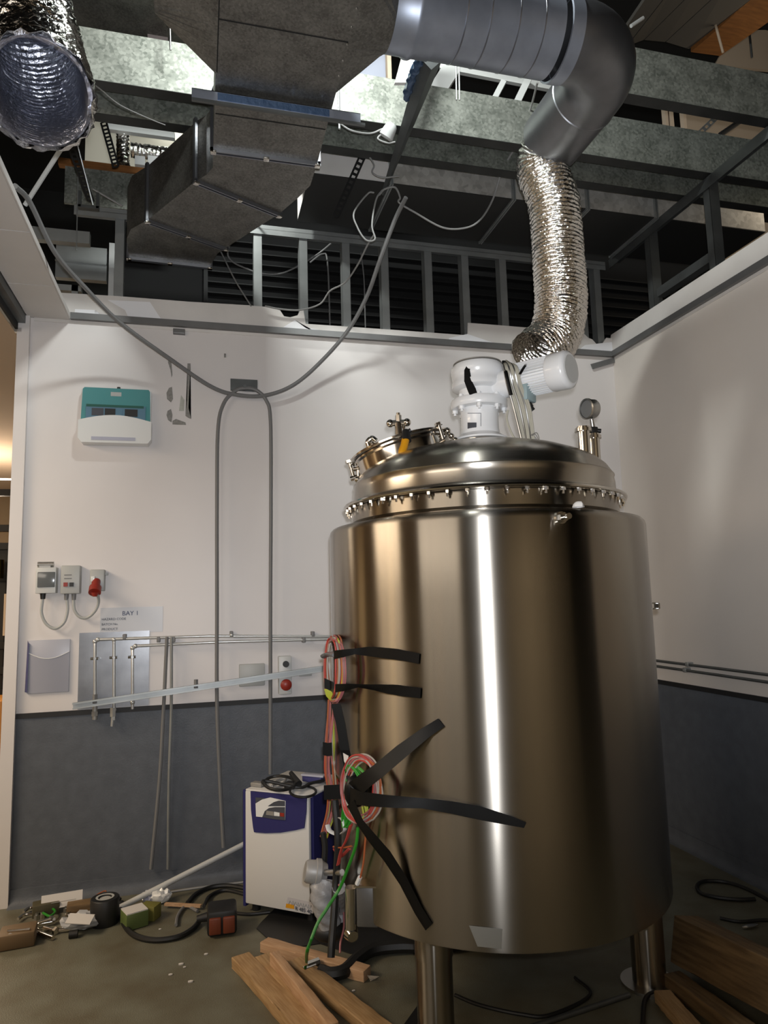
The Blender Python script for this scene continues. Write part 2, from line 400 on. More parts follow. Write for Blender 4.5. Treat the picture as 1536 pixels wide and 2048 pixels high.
NB = 52
for k in range(NB):
    a = 2*PI*k/NB; c = Vector((.608*math.cos(a), .608*math.sin(a), 0))
    bm = new(); cyl(bm, c+Vector((0, 0, 1.972)), c+Vector((0, 0, 2.000)), .005, seg=8); cyl(bm, c+Vector((0, 0, 1.985)), c+Vector((0, 0, 1.996)), .0105, seg=6)
    part('flange_bolt', bm, m_chrome, tank, local=True)
def legat(P):
    leg = new(); c = P-TC3; c.z = 0
    cyl(leg, c+Vector((0, 0, .30)), c+Vector((0, 0, ZJ0+.0)), .071, seg=40); cyl(leg, c+Vector((0, 0, .012)), c+Vector((0, 0, .305)), .067, seg=40)
    lg = part('leg', leg, m_tank, tank, local=True)
    bm = new(); cyl(bm, c+Vector((0, 0, 0)), c+Vector((0, 0, .012)), .115, seg=32); part('foot_plate', bm, m_steel, lg, local=True)
LEGS = [Vector((-2.135, -1.80, 0)), Vector((-1.175, -1.70, 0)), Vector((-1.66, -.96, 0))]
for P in LEGS: legat(P)
# reflection painted as a pale patch by the bottom rim, small stub with a hex nut near the top, wall-side tap
bm = new(); rows = []
pp = [(938, 1851), (1005, 1858), (1003, 1898), (955, 1893)]
N1, N2 = 10, 4
grid = [[None]*(N2+1) for _ in range(N1+1)]
for i in range(N1+1):
    for j in range(N2+1):
        u, v = i/N1, j/N2
        x = (pp[0][0]*(1-u)+pp[1][0]*u)*(1-v)+(pp[3][0]*(1-u)+pp[2][0]*u)*v; y = (pp[0][1]*(1-u)+pp[1][1]*u)*(1-v)+(pp[3][1]*(1-u)+pp[2][1]*u)*v
        grid[i][j] = bm.verts.new(T(x, y, .0012))
for i in range(N1):
    for j in range(N2): bm.faces.new((grid[i][j], grid[i+1][j], grid[i+1][j+1], grid[i][j+1]))
m_patch = mat('patch_reflection', (.62, .66, .70), .35, .9)  # bright reflection on the steel, put into a patch of colour
part('reflection_patch', bm, m_patch, tank, label='bright reflection painted as a patch by the bottom rim of the tank')
q = T(1120, 1036); nn = (q-TC3); nn.z = 0; nn.normalize()
bm = new(); cyl(bm, q-nn*.01, q+nn*.012, .026, .022, seg=24); cyl(bm, q+nn*.012, q+nn*.032, .018, seg=6); cyl(bm, q+nn*.03, q+nn*.062, .0075, seg=12)
cyl(bm, q+nn*.052, q+nn*.064, .011, seg=12)
part('drain_stub', bm, m_chrome, tank)
bm = new(); q2 = P3(TR-.005, 0, 1.552); bx(bm, q2+LAT*.02, (.05, .03, .006)); bx(bm, q2+LAT*.02-Vector((0, 0, .024)), (.05, .03, .006)); bx(bm, q2+LAT*.042-Vector((0, 0, .012)), (.008, .03, .024))
part('bracket', bm, m_steel, tank)
# rolled paper scrap on the shoulder
q = T(1158, 1018, -.04); bm = new(); lathe(bm, [(.022, 0), (.018, .012), (.010, .02), (0, .022)], seg=9)
bm.transform(Matrix.Translation(Vector((q.x, q.y, ZJ1+.008)))); 
for v in bm.verts: v.co += Vector((random.uniform(-1, 1), random.uniform(-1, 1), 0))*.003
solo('paper_scrap', bm, m_paper, 'crumpled white scrap lying on the shoulder of the steel tank', 'paper')
# top pad under the drive
bm = new(); lathe(bm, [(0, 2.282), (.115, 2.282), (.115, 2.300), (.108, 2.304), (0, 2.304)], seg=64); part('top_pad', bm, m_chrome, tank, local=True)
# ---- oval manway leaning on the lid's left shoulder
tilt = math.radians(-15.5)
R3 = Matrix((LAT, DEP, Vector((0, 0, 1)))).transposed() @ Matrix.Rotation(tilt, 3, 'Y')
MC = P3(-.352, -.03, 2.262)
bm = new(); lathe(bm, [(.214, -.085), (.218, -.03), (.218, .0), (.226, .008), (.226, .016), (.205, .016)], c=MC, rot=R3, seg=64)
man = part('manway_neck', bm, m_chrome, tank)
def MW(r, a, z): return MC + R3 @ Vector((r*math.cos(a), r*math.sin(a), z))
bm = new(); lathe(bm, [(.234, .018), (.240, .022), (.240, .030), (.232, .034), (.17, .044), (.08, .052), (0, .055)], c=MC, rot=R3, seg=64); part('manway_lid', bm, m_chrome, man)
UPM = R3 @ Vector((0, 0, 1))
def clamp(a, s=1.0, knob=True):
    bm = new(); p = MW(.245, a, 0); out = (R3 @ Vector((math.cos(a), math.sin(a), 0)))
    cyl(bm, p-UPM*.045, p+UPM*.075*s, .008, seg=12); cyl(bm, p-UPM*.04-out*.02, p-UPM*.04+out*.016, .012, seg=12)
    cyl(bm, p+UPM*.034, p+UPM*.046, .018, seg=6)
    if knob:
        side = UPM.cross(out).normalized(); k = p+UPM*.078*s
        cyl(bm, k-side*.03, k+side*.03, .011, seg=12); sph(bm, k-side*.03, .016); sph(bm, k+side*.03, .016); sph(bm, k, .017)
    part('clamp', bm, m_chrome, man)
for a in (PI*1.0+.05, PI*1.80, PI*.15, PI*.6): clamp(a, .65, knob=False)
bm = new(); q = A(758, 912, -.2); t = A(744, 886, -.2); cyl(bm, q, t, .010, .014, seg=14); tube(bm, [A(738, 893, -.2), A(736, 884, -.2), A(744, 877, -.2), A(752, 882, -.2)], .013, seg=10); cyl(bm, A(760, 916, -.2)+UPM*.012, A(760, 916, -.2)-UPM*.05, .011, seg=12)
part('wing_nut', bm, m_chrome, man)
# tall cross-shaped closing screw and the hanging hinge bolt
bm = new(); q = A(800, 886, -.2); t = A(797, 846, -.2)
cyl(bm, q, t, .024, .017, seg=20); cyl(bm, q+Vector((.03, 0, -.02)), t+Vector((.016, 0, 0)), .012, seg=16)
cyl(bm, t-LAT*.037, t+LAT*.037, .0135, seg=16); sph(bm, t-LAT*.037, .018); sph(bm, t+LAT*.037, .018); cyl(bm, t, t+Vector((0, 0, .034)), .014, seg=6); cyl(bm, t, t+Vector((0, 0, .045)), .009, seg=12)
part('closing_screw', bm, m_chrome, man)
bm = new(); q = A(717, 938, -.08); cyl(bm, q+Vector((0, 0, .02)), q-Vector((0, 0, .075)), .009, seg=12); sph(bm, q-Vector((0, 0, .05)), .022, scale=(1, 1, .8)); cyl(bm, q-LAT*.022, q+LAT*.03, .010, seg=12); sph(bm, q-Vector((0, 0, .082)), .013)
part('hinge_bolt', bm, m_chrome, man)
# twin-eyed latch at the right side of the manway
bm = new()
for x, y, r in ((895, 862, .016), (903, 872, .014), (911, 880, .014), (889, 872, .012)): sph(bm, A(x, y, -.12), r)
cyl(bm, A(893, 860, -.12), A(913, 884, -.12), .007, seg=10); cyl(bm, A(884, 888, -.12), A(912, 880, -.12), .008, seg=10)
part('latch', bm, m_chrome, man)
# ---- nozzles and the pressure gauge on the right of the lid
def nozzle(px, ytop, r, off, capw):
    a = A(px, ytop, off); rr = (a.xy-TC).length; b = Vector((a.x, a.y, lidz(min(rr, .57))-.02))
    bm = new(); cyl(bm, b, a, r, seg=28); cyl(bm, a-Vector((0, 0, .004)), a+Vector((0, 0, .010)), r*capw, seg=28); cyl(bm, a+Vector((0, 0, .010)), a+Vector((0, 0, .018)), r*capw*.8, seg=28)
    return part('nozzle', bm, m_chrome, tank), a
nozzle(1166, 862, .028, -.10, 1.3)
nz, a = nozzle(1187, 876, .026, -.02, 1.3)
bm = new(); cyl(bm, a, a+Vector((0, 0, .06)), .010, seg=12); bx(bm, a+Vector((0, 0, .034)), (.034, .034, .03), bev=.005); cyl(bm, a+Vector((0, 0, .034)), a+LAT*.034+Vector((0, 0, .03)), .010, seg=12)
part('gauge_stem', bm, m_black, nz)
bm = new(); cyl(bm, a+Vector((0, 0, .05)), A(1183, 838, -.03), .011, .009, seg=12); part('gauge_neck', bm, m_steel, nz)
gc = A(1181, 818, -.03); gd = (-DEP*.55-LAT*.83+Vector((0, 0, -.08))).normalized()
bm = new(); lathe(bm, [(0, -.022), (.040, -.022), (.043, -.016), (.043, .016), (.047, .018), (.047, .026), (.040, .028), (.039, .020), (0, .020)], c=gc, rot=frame_z(gd), seg=40)
ga = part('gauge', bm, m_steel, nz)
bm = new(); lathe(bm, [(0, 0), (.0385, 0)], c=gc+gd*.0212, rot=frame_z(gd), seg=32); part('gauge_dial', bm, mat('dial', (.17, .17, .165), .5), ga)

# ================================================================ gearbox and motor on top of the tank
drive = thing('agitator_drive', 'white gearbox and finned electric motor mounted upright on the tank lid', 'gearbox', P3(.008, 0, 2.304))
c0 = P3(.008, 0, 0)
bm = new(); lathe(bm, [(0, 2.304), (.125, 2.304), (.125, 2.312), (.108, 2.322), (.090, 2.335), (.086, 2.36), (.086, 2.440), (.092, 2.455)], c=c0, seg=64)
part('lantern', bm, m_white, drive)
bm = new(); lathe(bm, [(.08, 2.452), (.126, 2.455), (.130, 2.462), (.130, 2.488), (.124, 2.497), (.085, 2.500)], c=c0, seg=64)
fl = part('flange', bm, m_white, drive)
for k in range(8):
    a = 2*PI*(k+.5)/8; p_ = c0+Vector((.112*math.cos(a), .112*math.sin(a), 0)); bm = new()
    cyl(bm, p_+Vector((0, 0, 2.430)), p_+Vector((0, 0, 2.512)), .006, seg=8); cyl(bm, p_+Vector((0, 0, 2.440)), p_+Vector((0, 0, 2.455)), .013, seg=6); cyl(bm, p_+Vector((0, 0, 2.497)), p_+Vector((0, 0, 2.507)), .012, seg=6); part('flange_bolt', bm, m_white, fl)
bm = new(); lathe(bm, [(.088, 2.495), (.090, 2.54), (.112, 2.545), (.121, 2.552), (.122, 2.575), (.119, 2.580), (.119, 2.612), (.122, 2.616), (.122, 2.645), (.112, 2.660), (.09, 2.664), (0, 2.664)], c=c0, seg=64)
part('gearbox_housing', bm, m_white, drive)
bm = new(); lathe(bm, [(0, 2.664), (.112, 2.664), (.112, 2.669), (.03, 2.672), (.028, 2.682), (0, 2.682)], c=c0, seg=48); part('top_cover', bm, m_pewter, drive)
ms = P3(.10, -.02, 2.555); me_ = P3(.400, -.215, 2.548); md = (me_-ms).normalized()
bm = new(); cyl(bm, ms-md*.03, ms+md*.09, .060, .066, seg=32); part('motor_bell', bm, m_white, drive)
Rm = frame_z(md); L0 = (me_-ms).length
bm = new()
ms2 = ms+md*.09; ln = L0-.09-.085
lathe(bm, [(0, 0), (.066, 0), (.066, ln), (0, ln)], c=ms2, rot=Rm, seg=40)
for k in range(36):
    a = 2*PI*k/36; ce = ms2+md*ln/2+Rm@Vector((.070*math.cos(a), .070*math.sin(a), 0))
    Rf = Rm @ Matrix.Rotation(a, 3, 'Z'); bx(bm, ce, (.020, .0028, ln), Rf)
part('motor_body', bm, m_white, drive, label='finned motor body')
bm = new(); lathe(bm, [(.0, -.088), (.080, -.088), (.083, -.080), (.083, -.02), (.080, -.008), (.070, 0), (.064, .001), (0, .001)], c=me_, rot=Rm, seg=48)
fc = part('fan_cover', bm, m_white, drive)
bm = new(); lathe(bm, [(0, .0025), (.060, .0025), (.062, .0005)], c=me_, rot=Rm, seg=48); part('fan_grille', bm, m_boxl, fc)
tb = ms2+md*.04-Vector((0, 0, .075))-DEP*.03
m_paleblue = mat('pale_blue_plastic', (.30, .40, .42), .45)
bm = new(); bx(bm, tb, (.085, .075, .07), Rm, bev=.008); part('terminal_box', bm, m_paleblue, drive)
bm = new(); cyl(bm, tb-Vector((0, 0, .03)), tb-Vector((-.02, 0, .062)), .02, seg=16); cyl(bm, tb-Vector((-.02, 0, .062)), tb-Vector((-.03, 0, .075)), .017, seg=16); part('cable_gland', bm, m_black, drive)
# rating plate and paper label on the lantern
def onlat(px, py, r): return T2(px, py, c0, r)
def T2(px, py, c, r):
    d = ray(px, py); a = d.x**2+d.y**2; b = (EYE.x-c.x)*d.x+(EYE.y-c.y)*d.y; cc = (EYE.x-c.x)**2+(EYE.y-c.y)**2-r*r
    return EYE+d*((-b-math.sqrt(max(b*b-a*cc, 0)))/a)
def wrap(px0, py0, px1, py1, c, r, n=8):
    bm = new(); A_, B_ = [], []
    for i in range(n+1):
        x = px0+(px1-px0)*i/n; p_ = T2(x, (py0+py1)/2, c, r); t_ = T2(x, py0, c, r); b_ = T2(x, py1, c, r)
        A_.append(bm.verts.new(t_)); B_.append(bm.verts.new(b_))
    for i in range(n): bm.faces.new((A_[i], A_[i+1], B_[i+1], B_[i]))
    return bm
part('rating_plate', wrap(935, 845, 953, 861, c0, .0874), m_ink, drive, label='black rating plate')
bm = wrap(935, 826, 962, 827, c0, .0868, 4); 
part('label_line', bm, m_ink, drive)
bm = wrap(961.3, 826, 962.3, 872, c0, .0868, 1); part('label_line', bm, m_ink, drive)
# black tape flap on the gearbox
bm = new(); C_ = [(941, 728), (934, 740), (936, 762), (943, 778), (947, 789)]; hw = [6, 5.5, 7.5, 8.5, 8]
pts = [T2(x, y, c0, .124 if y > 730 else .112) for x, y in C_]; 
ribbon(bm, pts, [LAT*(h_*.00225) for h_ in hw], [-DEP]*5, .003); part('tape_flap', bm, m_tape, drive, label='black tape flap')

# bundle of clear tubing slung over the motor neck and hanging on to the lid
tub = thing('tubing_bundle', 'bundle of clear grey plastic tubing slung over the drive and hanging down onto the lid', 'tubing', P3(.2, -.1, 2.26))
for k in range(9):
    j = (k-4)*.0085; s = random.uniform(-.006, .006)
    pts = [A(1004+k*2, 722+abs(k-4)*1.3, -.10+j*.3), A(1008+k*3.2, 735, -.17), A(1015+k*3.4, 770, -.165+s), A(1026+k*4, 810, -.16), A(1036+k*3.6, 850, -.155+s), A(1044+k*3, 883, -.16)]
    bm = new(); tube(bm, pts, .0058, seg=8, n=6); part('tube', bm, m_tube if k % 3 else m_steel, tub)
bm = new(); tube(bm, [A(1016, 820, -.15), A(1014, 840, -.15), A(1024, 868, -.15), A(1036, 886, -.16)], .005, seg=8); part('tube', bm, m_tube, tub)
for k in range(3):
    bm = new(); tube(bm, [A(1062, 870, -.17), A(1074-k*3, 866+k*3, -.16), A(1078-k, 884, -.16), A(1066+k*2, 893-k*2, -.17)], .0022, seg=6); part('loose_end', bm, m_pewter, tub)
bm = new(); tube(bm, [A(1007, 722, -.12), A(1012, 745, -.18), A(1022, 790, -.18)], .008, seg=8, flat=.4); part('tape_band', bm, m_tape, tub)
bm = new(); tube(bm, [A(1057, 722, -.13), A(1047, 736, -.19), A(1040, 748, -.20)], .008, seg=8, flat=.4); part('tape_band', bm, m_tape, tub)

# battery-yellow handled tool hanging from the manway
bm = new()
tool = thing('hand_tool', 'yellow handled hand tool with black collar hanging on the manway', 'tool', A(808, 920, -.30))
bm = new(); tube(bm, [A(811, 880, -.28), A(808, 893, -.29), A(804, 905, -.30), A(808, 914, -.30)], .017, seg=14); part('grip', bm, m_yellow, tool)
bm = new(); cyl(bm, A(813, 882, -.28), A(812, 862, -.26), .021, .016, seg=16); cyl(bm, A(812, 866, -.26), A(822, 860, -.26), .01, seg=10); part('collar', bm, m_black, tool)
bm = new(); tube(bm, [A(806, 905, -.32), A(802, 915, -.32), A(806, 928, -.30), A(810, 938, -.28)], .004, seg=8); part('wire_hook', bm, m_pewter, tool)

# ================================================================ ducts
def box_ring(bm, x0, x1, y, z0, z1): pass
ducts = thing('rectangular_duct', 'wide galvanised rectangular duct with a dogleg running overhead to the back wall', 'duct', (-2.67, -1.2, 3.75))
ZD0, ZD1 = 3.75, 4.08
bm = new(); bx2(bm, (-2.925, -3.3, ZD0), (-2.425, -1.245, ZD1)); part('duct_section', bm, m_galvd, ducts, smooth=False)
secs = [((-2.925, -1.245), (-2.425, -1.245)), ((-3.004, -.971), (-2.56, -.745)), ((-3.271, -.531), (-2.835, -.299)), ((-3.412, -.065), (-2.924, -.04))]
bulge = [[(-2.925, -1.10), (-2.955, -1.03)], [], [(-3.37, -.41), (-3.405, -.29)]]
bulger = [[(-2.43, -1.05), (-2.475, -.93)], [], [(-2.88, -.22)]]
for i in range(3):
    (l0, r0), (l1, r1) = secs[i], secs[i+1]
    poly = [l0]+bulge[i]+[l1, r1]+bulger[i][::-1]+[r0]
    bm = new(); prism(bm, [Vector((*q_, ZD0)) for q_ in poly], (0, 0, ZD1-ZD0)); part('duct_section', bm, m_galvd, ducts, smooth=False)
def flange_bar(l, r, zz=ZD0, w=.024, h=.022, m=m_steel, nm='joint_flange'):
    l, r = Vector((*l, 0)), Vector((*r, 0)); d = (r-l).normalized(); n_ = Vector((-d.y, d.x, 0)); Rz = Matrix((d, n_, Vector((0, 0, 1)))).transposed(); bm = new(); L_ = (r-l).length
    for s in (-1, 1): bx(bm, (l+r)/2+n_*s*.009+Vector((0, 0, zz-.008)), (L_+.03, .006, .022), Rz)
    for e, s in ((l, -1), (r, 1)): bx(bm, e+d*s*.008+Vector((0, 0, (zz+ZD1)/2)), (.014, .024, ZD1-zz+.02), Rz)
    f = part(nm, bm, m, ducts, smooth=False)
    for t_ in (0, .5, 1):
        c = l+(r-l)*t_; bm = new(); bx(bm, c+Vector((0, 0, zz-.016)), (.028, .028, .012), Rz, bev=.003); part('corner_clip', bm, m_chrome, f)
m_fl = mat('flange_zinc', (.30, .31, .34), .35, .9)
for s_ in secs: flange_bar(*s_, m=m_fl)
# sheet seams under the straight run
for y in (-2.02, -1.50):
    bm = new(); bx2(bm, (-2.92, y-.002, ZD0-.002), (-2.43, y+.002, ZD0+.001)); part('seam', bm, m_dark, ducts, smooth=False)
bm = new(); bx2(bm, (-2.922, -3.2, ZD0-.002), (-2.918, -1.75, ZD0+.001)); part('seam', bm, m_dark, ducts, smooth=False)
# tapered take-offs both sides
def takeoff(xa, xb, ya0, ya1, yc, zc, r):
    bm = new(); n = 48; a_, b_ = [], []
    for k in range(n):
        t_ = 2*PI*k/n; c_, s_ = math.cos(t_), math.sin(t_); m_ = max(abs(c_), abs(s_))
        hy, hz = (ya1-ya0)/2, (ZD1-ZD0)/2
        a_.append(bm.verts.new((xa, (ya0+ya1)/2+hy*c_/m_, (ZD0+ZD1)/2+hz*s_/m_))); b_.append(bm.verts.new((xb, yc+r*c_, zc+r*s_)))
    for k in range(n): bm.faces.new((a_[k], a_[(k+1) % n], b_[(k+1) % n], b_[k]))
    return bm
RY, RZ, RR = -2.02, 3.94, .158
part('take_off', takeoff(-2.425, -2.26, -2.42, -1.74, RY, RZ, RR+.004), m_galvd, ducts, smooth=False, label='tapered take-off towards the round duct')
part('take_off', takeoff(-2.925, -3.15, -2.4, -1.74, RY, RZ, RR+.004), m_galvd, ducts, smooth=False, label='tapered take-off towards the left')
bm = new(); 
for k in range(9):
    y = -1.84-k*.085; sph(bm, (-2.432, y, ZD0-.001), .0045, seg=8)
part('rivets', bm, m_steel, ducts)
# round duct, elbow, outlet
rd = thing('round_duct', 'thick round galvanised duct with a right-angle elbow hanging over the tank', 'duct', (-1.7, RY, 3.79))
bm = new(); lathe(bm, [(RR+.004, 0), (RR+.004, .07), (RR+.012, .085), (RR+.012, .10), (RR+.004, .115), (RR+.004, .18), (RR, .185), (RR, .70)], c=(-2.26, RY, RZ), rot=frame_z((1, 0, 0)), seg=64)
part('duct_pipe', bm, m_rduct, rd)
for x in (-1.98, -1.88, -1.76, -1.65):
    bm = new(); lathe(bm, [(RR, -.003), (RR+.002, -.002), (RR+.002, .002), (RR, .003)], c=(x, RY, RZ), rot=frame_z((1, 0, 0)), seg=64); part('spiral_seam', bm, m_fl, rd)
EX = -1.455; RB = .235   # elbow start and bend radius
OD = Vector((-.04, 1, -.02)).normalized()
bm = new(); pts = [Vector((EX-.06, RY, RZ)), Vector((EX-.03, RY, RZ))]
for k in range(0, 13):
    a = PI/2*k/12; pts.append(Vector((EX+RB*math.sin(a), RY+RB*(1-math.cos(a)), RZ)))
end0 = pts[-1]; OUTY = -1.41
pts.append(Vector((EX+RB, (end0.y+OUTY)/2, RZ))); pts.append(Vector((EX+RB, OUTY, RZ)))
tube(bm, pts, RR+.003, seg=64, smooth=False, caps=False); part('elbow', bm, m_elbow, rd, angle=60)
bm = new(); lathe(bm, [(RR, -.03), (RR+.008, -.028), (RR+.008, .028), (RR, .03)], c=(EX-.05, RY, RZ), rot=frame_z((1, 0, 0)), seg=64); part('joint_band', bm, m_rduct, rd)
bm = new(); lathe(bm, [(RR+.003, -.004), (RR+.007, 0), (RR+.003, .004)], c=(EX+RB, RY+RB+.06, RZ), rot=frame_z((0, 1, 0)), seg=64); part('swage_bead', bm, m_elbow, rd)
# foil flexible duct hanging from the outlet
def flex(pts, r, pitch, n, seg=40, amp=.055, rag=.004, crumple=.004):
    P = spline(pts, n); L_ = [0]
    for a, b in zip(P, P[1:]): L_.append(L_[-1]+(b-a).length)
    tot = L_[-1]; m_ = int(tot/pitch*5); Q = []; j = 0
    for i in range(m_+1):
        s = tot*i/m_
        while j < len(L_)-2 and L_[j+1] < s: j += 1
        Q.append(P[j].lerp(P[j+1], (s-L_[j])/max(1e-9, L_[j+1]-L_[j])))
    bm = new(); rnd = random.Random(3)
    off = {}
    def rf(i, N_, a):
        ph = (i/5.0+a/(2*PI)) % 1.0
        ridge = (abs(math.sin(PI*ph)))**.7
        key = (i//2, round(a*10)); 
        if key not in off: off[key] = rnd.uniform(-crumple, crumple)
        return r*(1-amp*2*(1-ridge)*1.0)+off[key]
    tube(bm, Q, r, seg=seg, smooth=False, rfun=rf, caps=False, ref=(0, 1, 0)); return bm
fp = [Vector((EX+RB-.01, OUTY-.02, RZ)), Vector((EX+RB-.03, OUTY+.07, RZ-.10)), Vector((-1.21, -1.37, 3.62)), Vector((-1.20, -1.37, 3.3)), Vector((-1.21, -1.38, 3.04)), Vector((-1.27, -1.39, 2.87)), Vector((-1.40, -1.42, 2.76))]
FLEXP = fp
bm = flex(fp, .132, .021, 24); solo('flexible_duct', bm, m_foil, 'silver foil flexible duct hanging from the round duct down to the motor', 'duct', angle=180)

# ================================================================ structure in the ceiling void
m_lip = mat('flange_shade', (.07, .072, .07), .5, .6, var=.3)  # same metal as the web, shade put into a darker colour
def joist(y, x0, x1, label, zb=4.13, h=.27, m=None):
    bm = new()
    t = thing('ceiling_joist', label, 'joist', ((x0+x1)/2, y, zb), 'galvanised joists over the bay')
    bx2(bm, (x0, y-.002, zb), (x1, y, zb+h)); bx2(bm, (x0, y, zb+h-.0025), (x1, y+.065, zb+h)); part('web', bm, m or m_galv, t, smooth=False)
    bm = new(); bx2(bm, (x0, y-.003, zb-.003), (x1, y+.065, zb)); bx2(bm, (x0, y+.063, zb), (x1, y+.065, zb+.018)); part('lower_flange', bm, m_lip, t, smooth=False, label='lower flange, shade put into its dark colour')
    return t
yA, yB, yC = F(1272, 190, 4.13).y, F(681, 234, 4.13).y, F(642, 289, 4.13).y
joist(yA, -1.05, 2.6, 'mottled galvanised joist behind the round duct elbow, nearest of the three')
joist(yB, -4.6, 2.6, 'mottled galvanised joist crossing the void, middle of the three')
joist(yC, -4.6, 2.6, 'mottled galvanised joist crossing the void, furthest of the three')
# flat wide duct behind the joists
yf = F(1001, 394, 4.12).y
fd = thing('flat_duct', 'wide flat galvanised duct lying behind the joists above the back wall', 'duct', (-1.2, yf, 4.12))
m_galvl = galv('galvanised_pale', (.66, .64, .60), (.40, .38, .35), .55, .5, 30)
m_studdk = mat('underside_shade', (.035, .035, .034), .6, .4)  # shade beneath the flat duct put into a dark colour
xs = [-2.36, -1.86, -1.05, -.52, .0, .9]
for a, b in zip(xs, xs[1:]):
    bm = new(); bx2(bm, (a+.002, yf, 4.12), (b-.002, -.06, 4.44)); part('duct_section', bm, m_board if a == xs[0] else m_galvl, fd, smooth=False, label='end section of the flat duct, lamplight put into its pale colour' if a == xs[0] else None)  # first section's pale material stands for lamplight falling on it
bm = new(); bx2(bm, (-2.36, yf, 4.114), (.9, -.06, 4.1195)); part('underside', bm, m_studdk, fd, smooth=False, label='added underside sheet, shade put into its dark colour')
for x in xs[1:-1]:
    bm = new(); bx2(bm, (x-.012, yf-.018, 4.10), (x-.003, -.05, 4.46)); bx2(bm, (x+.003, yf-.018, 4.10), (x+.012, -.05, 4.46)); bx2(bm, (x-.006, yf-.010, 4.11), (x+.006, -.06, 4.45)); part('joint_flange', bm, m_stud, fd, smooth=False)
# steel stud framework over the back wall and the right wall
def cstud(c, h, wdt=.055, dep=.07, axis='x', lip=.012):
    bm = new(); x, y, z = c; t = .0018
    if axis == 'x':
        bx2(bm, (x-wdt/2, y, z), (x+wdt/2, y+t, z+h)); bx2(bm, (x-wdt/2, y, z), (x-wdt/2+t, y+dep, z+h)); bx2(bm, (x+wdt/2-t, y, z), (x+wdt/2, y+dep, z+h))
    else:
        bx2(bm, (x, y-wdt/2, z), (x+t, y+wdt/2, z+h)); bx2(bm, (x, y-wdt/2, z), (x+dep, y-wdt/2+t, z+h)); bx2(bm, (x, y+wdt/2-t, z), (x+dep, y+wdt/2, z+h))
    return bm
names = [(-3.48, 'steel stud over the back wall, left of the big rectangular duct'), (-3.58, None), (-2.615, 'brightly lit steel stud over the back wall, nearest the dogleg duct'), (-2.31, 'steel stud over the notch in the torn plasterboard edge'),
         (-2.015, 'steel stud over the back wall, first to the right of the notch'), (-1.74, 'steel stud over the back wall, second to the right of the notch'), (-1.42, 'steel stud over the back wall, third to the right of the notch'),
         (-1.14, 'steel stud at the step where the plasterboard rises again'), (-.845, 'steel stud over the back wall just left of the hanging foil duct'), (-.50, 'steel stud seen just right of the hanging foil duct'),
         (-.33, 'steel stud second right of the hanging foil duct'), (-.20, 'steel stud over the back wall last but one before the corner'), (-.07, 'steel stud over the back wall right in the corner')]
for x, lb in names:
    if not lb: continue
    solo('wall_stud', cstud((x, .03, 3.345), .765), m_stud, lb, 'stud', 'steel studs over the back wall', smooth=False)
bm = new(); bx2(bm, (-3.75, .018, 4.075), (.0, .11, 4.078)); bx2(bm, (-3.75, .018, 4.04), (.0, .021, 4.105)); solo('stud_track', bm, m_stud, 'long steel track joining the stud tops over the back wall', 'track', 'steel tracks', smooth=False)
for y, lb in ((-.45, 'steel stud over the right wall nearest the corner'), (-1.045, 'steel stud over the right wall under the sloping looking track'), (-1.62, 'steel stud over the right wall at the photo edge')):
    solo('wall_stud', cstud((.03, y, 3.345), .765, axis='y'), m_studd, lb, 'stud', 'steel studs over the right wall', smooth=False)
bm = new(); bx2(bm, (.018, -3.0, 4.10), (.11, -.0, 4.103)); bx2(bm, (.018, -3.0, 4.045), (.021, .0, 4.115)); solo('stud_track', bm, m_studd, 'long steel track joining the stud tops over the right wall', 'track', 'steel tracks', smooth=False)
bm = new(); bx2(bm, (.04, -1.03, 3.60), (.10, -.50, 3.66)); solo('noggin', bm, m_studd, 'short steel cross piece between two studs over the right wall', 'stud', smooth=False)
# small lipped upright and box inside the right wall head
bm = new(); bx2(bm, (.10, -.40, 3.345), (.16, -.36, 3.9)); solo('wall_stud', bm, m_studd, 'dull steel upright behind the right wall studs', 'stud', smooth=False)
# dark slatted panel deep behind the studs
pn = thing('louvre_panel', 'dark slatted panel standing deep behind the studs over the back wall', 'panel', (-1.9, .75, 3.4))
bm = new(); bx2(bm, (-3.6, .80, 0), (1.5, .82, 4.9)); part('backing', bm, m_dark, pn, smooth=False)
m_slat = mat('dark_slat', (.010, .010, .010), .7)
bm = new()
for k in range(11): bx2(bm, (-2.95, .74, 3.50+k*.085), (1.4, .80, 3.508+k*.085))
part('slats', bm, m_slat, pn, smooth=False)
bm = new(); bx2(bm, (-2.96, .73, 3.45), (-2.93, .79, 4.5)); part('edge_post', bm, m_slat, pn, smooth=False)
# items glimpsed over the left end of the back wall
bm = new(); bx2(bm, (-3.95, .55, 3.86), (-3.62, .60, 4.10)); bx2(bm, (-3.95, .53, 3.97), (-3.62, .55, 3.98)); solo('vent_casing', bm, m_stud, 'pale ribbed casing behind the studs over the left end of the back wall', 'casing', smooth=False)
bm = new(); bx2(bm, (-3.60, .50, 0), (-3.52, .55, 4.12)); bx2(bm, (-3.61, .49, 3.7), (-3.51, .56, 3.72)); solo('square_post', bm, m_boxl, 'pale square post beside the left steel stud', 'post', smooth=False)
bm = new(); bx2(bm, (-4.10, .30, 3.66), (-3.74, .36, 3.70)); bx2(bm, (-4.10, .30, 3.50), (-3.78, .34, 3.515)); bx2(bm, (-3.80, .30, 0), (-3.76, .34, 3.70)); solo('shelf_bracket', bm, m_stud, 'small zinc shelf frame peeping over the left end of the wall', 'frame', smooth=False)
bm = new(); bx2(bm, (-4.05, .05, 3.87), (-3.66, .10, 3.95)); solo('cross_channel', bm, m_stud, 'short zinc channel running off over the ceiling tiles', 'channel', smooth=False)
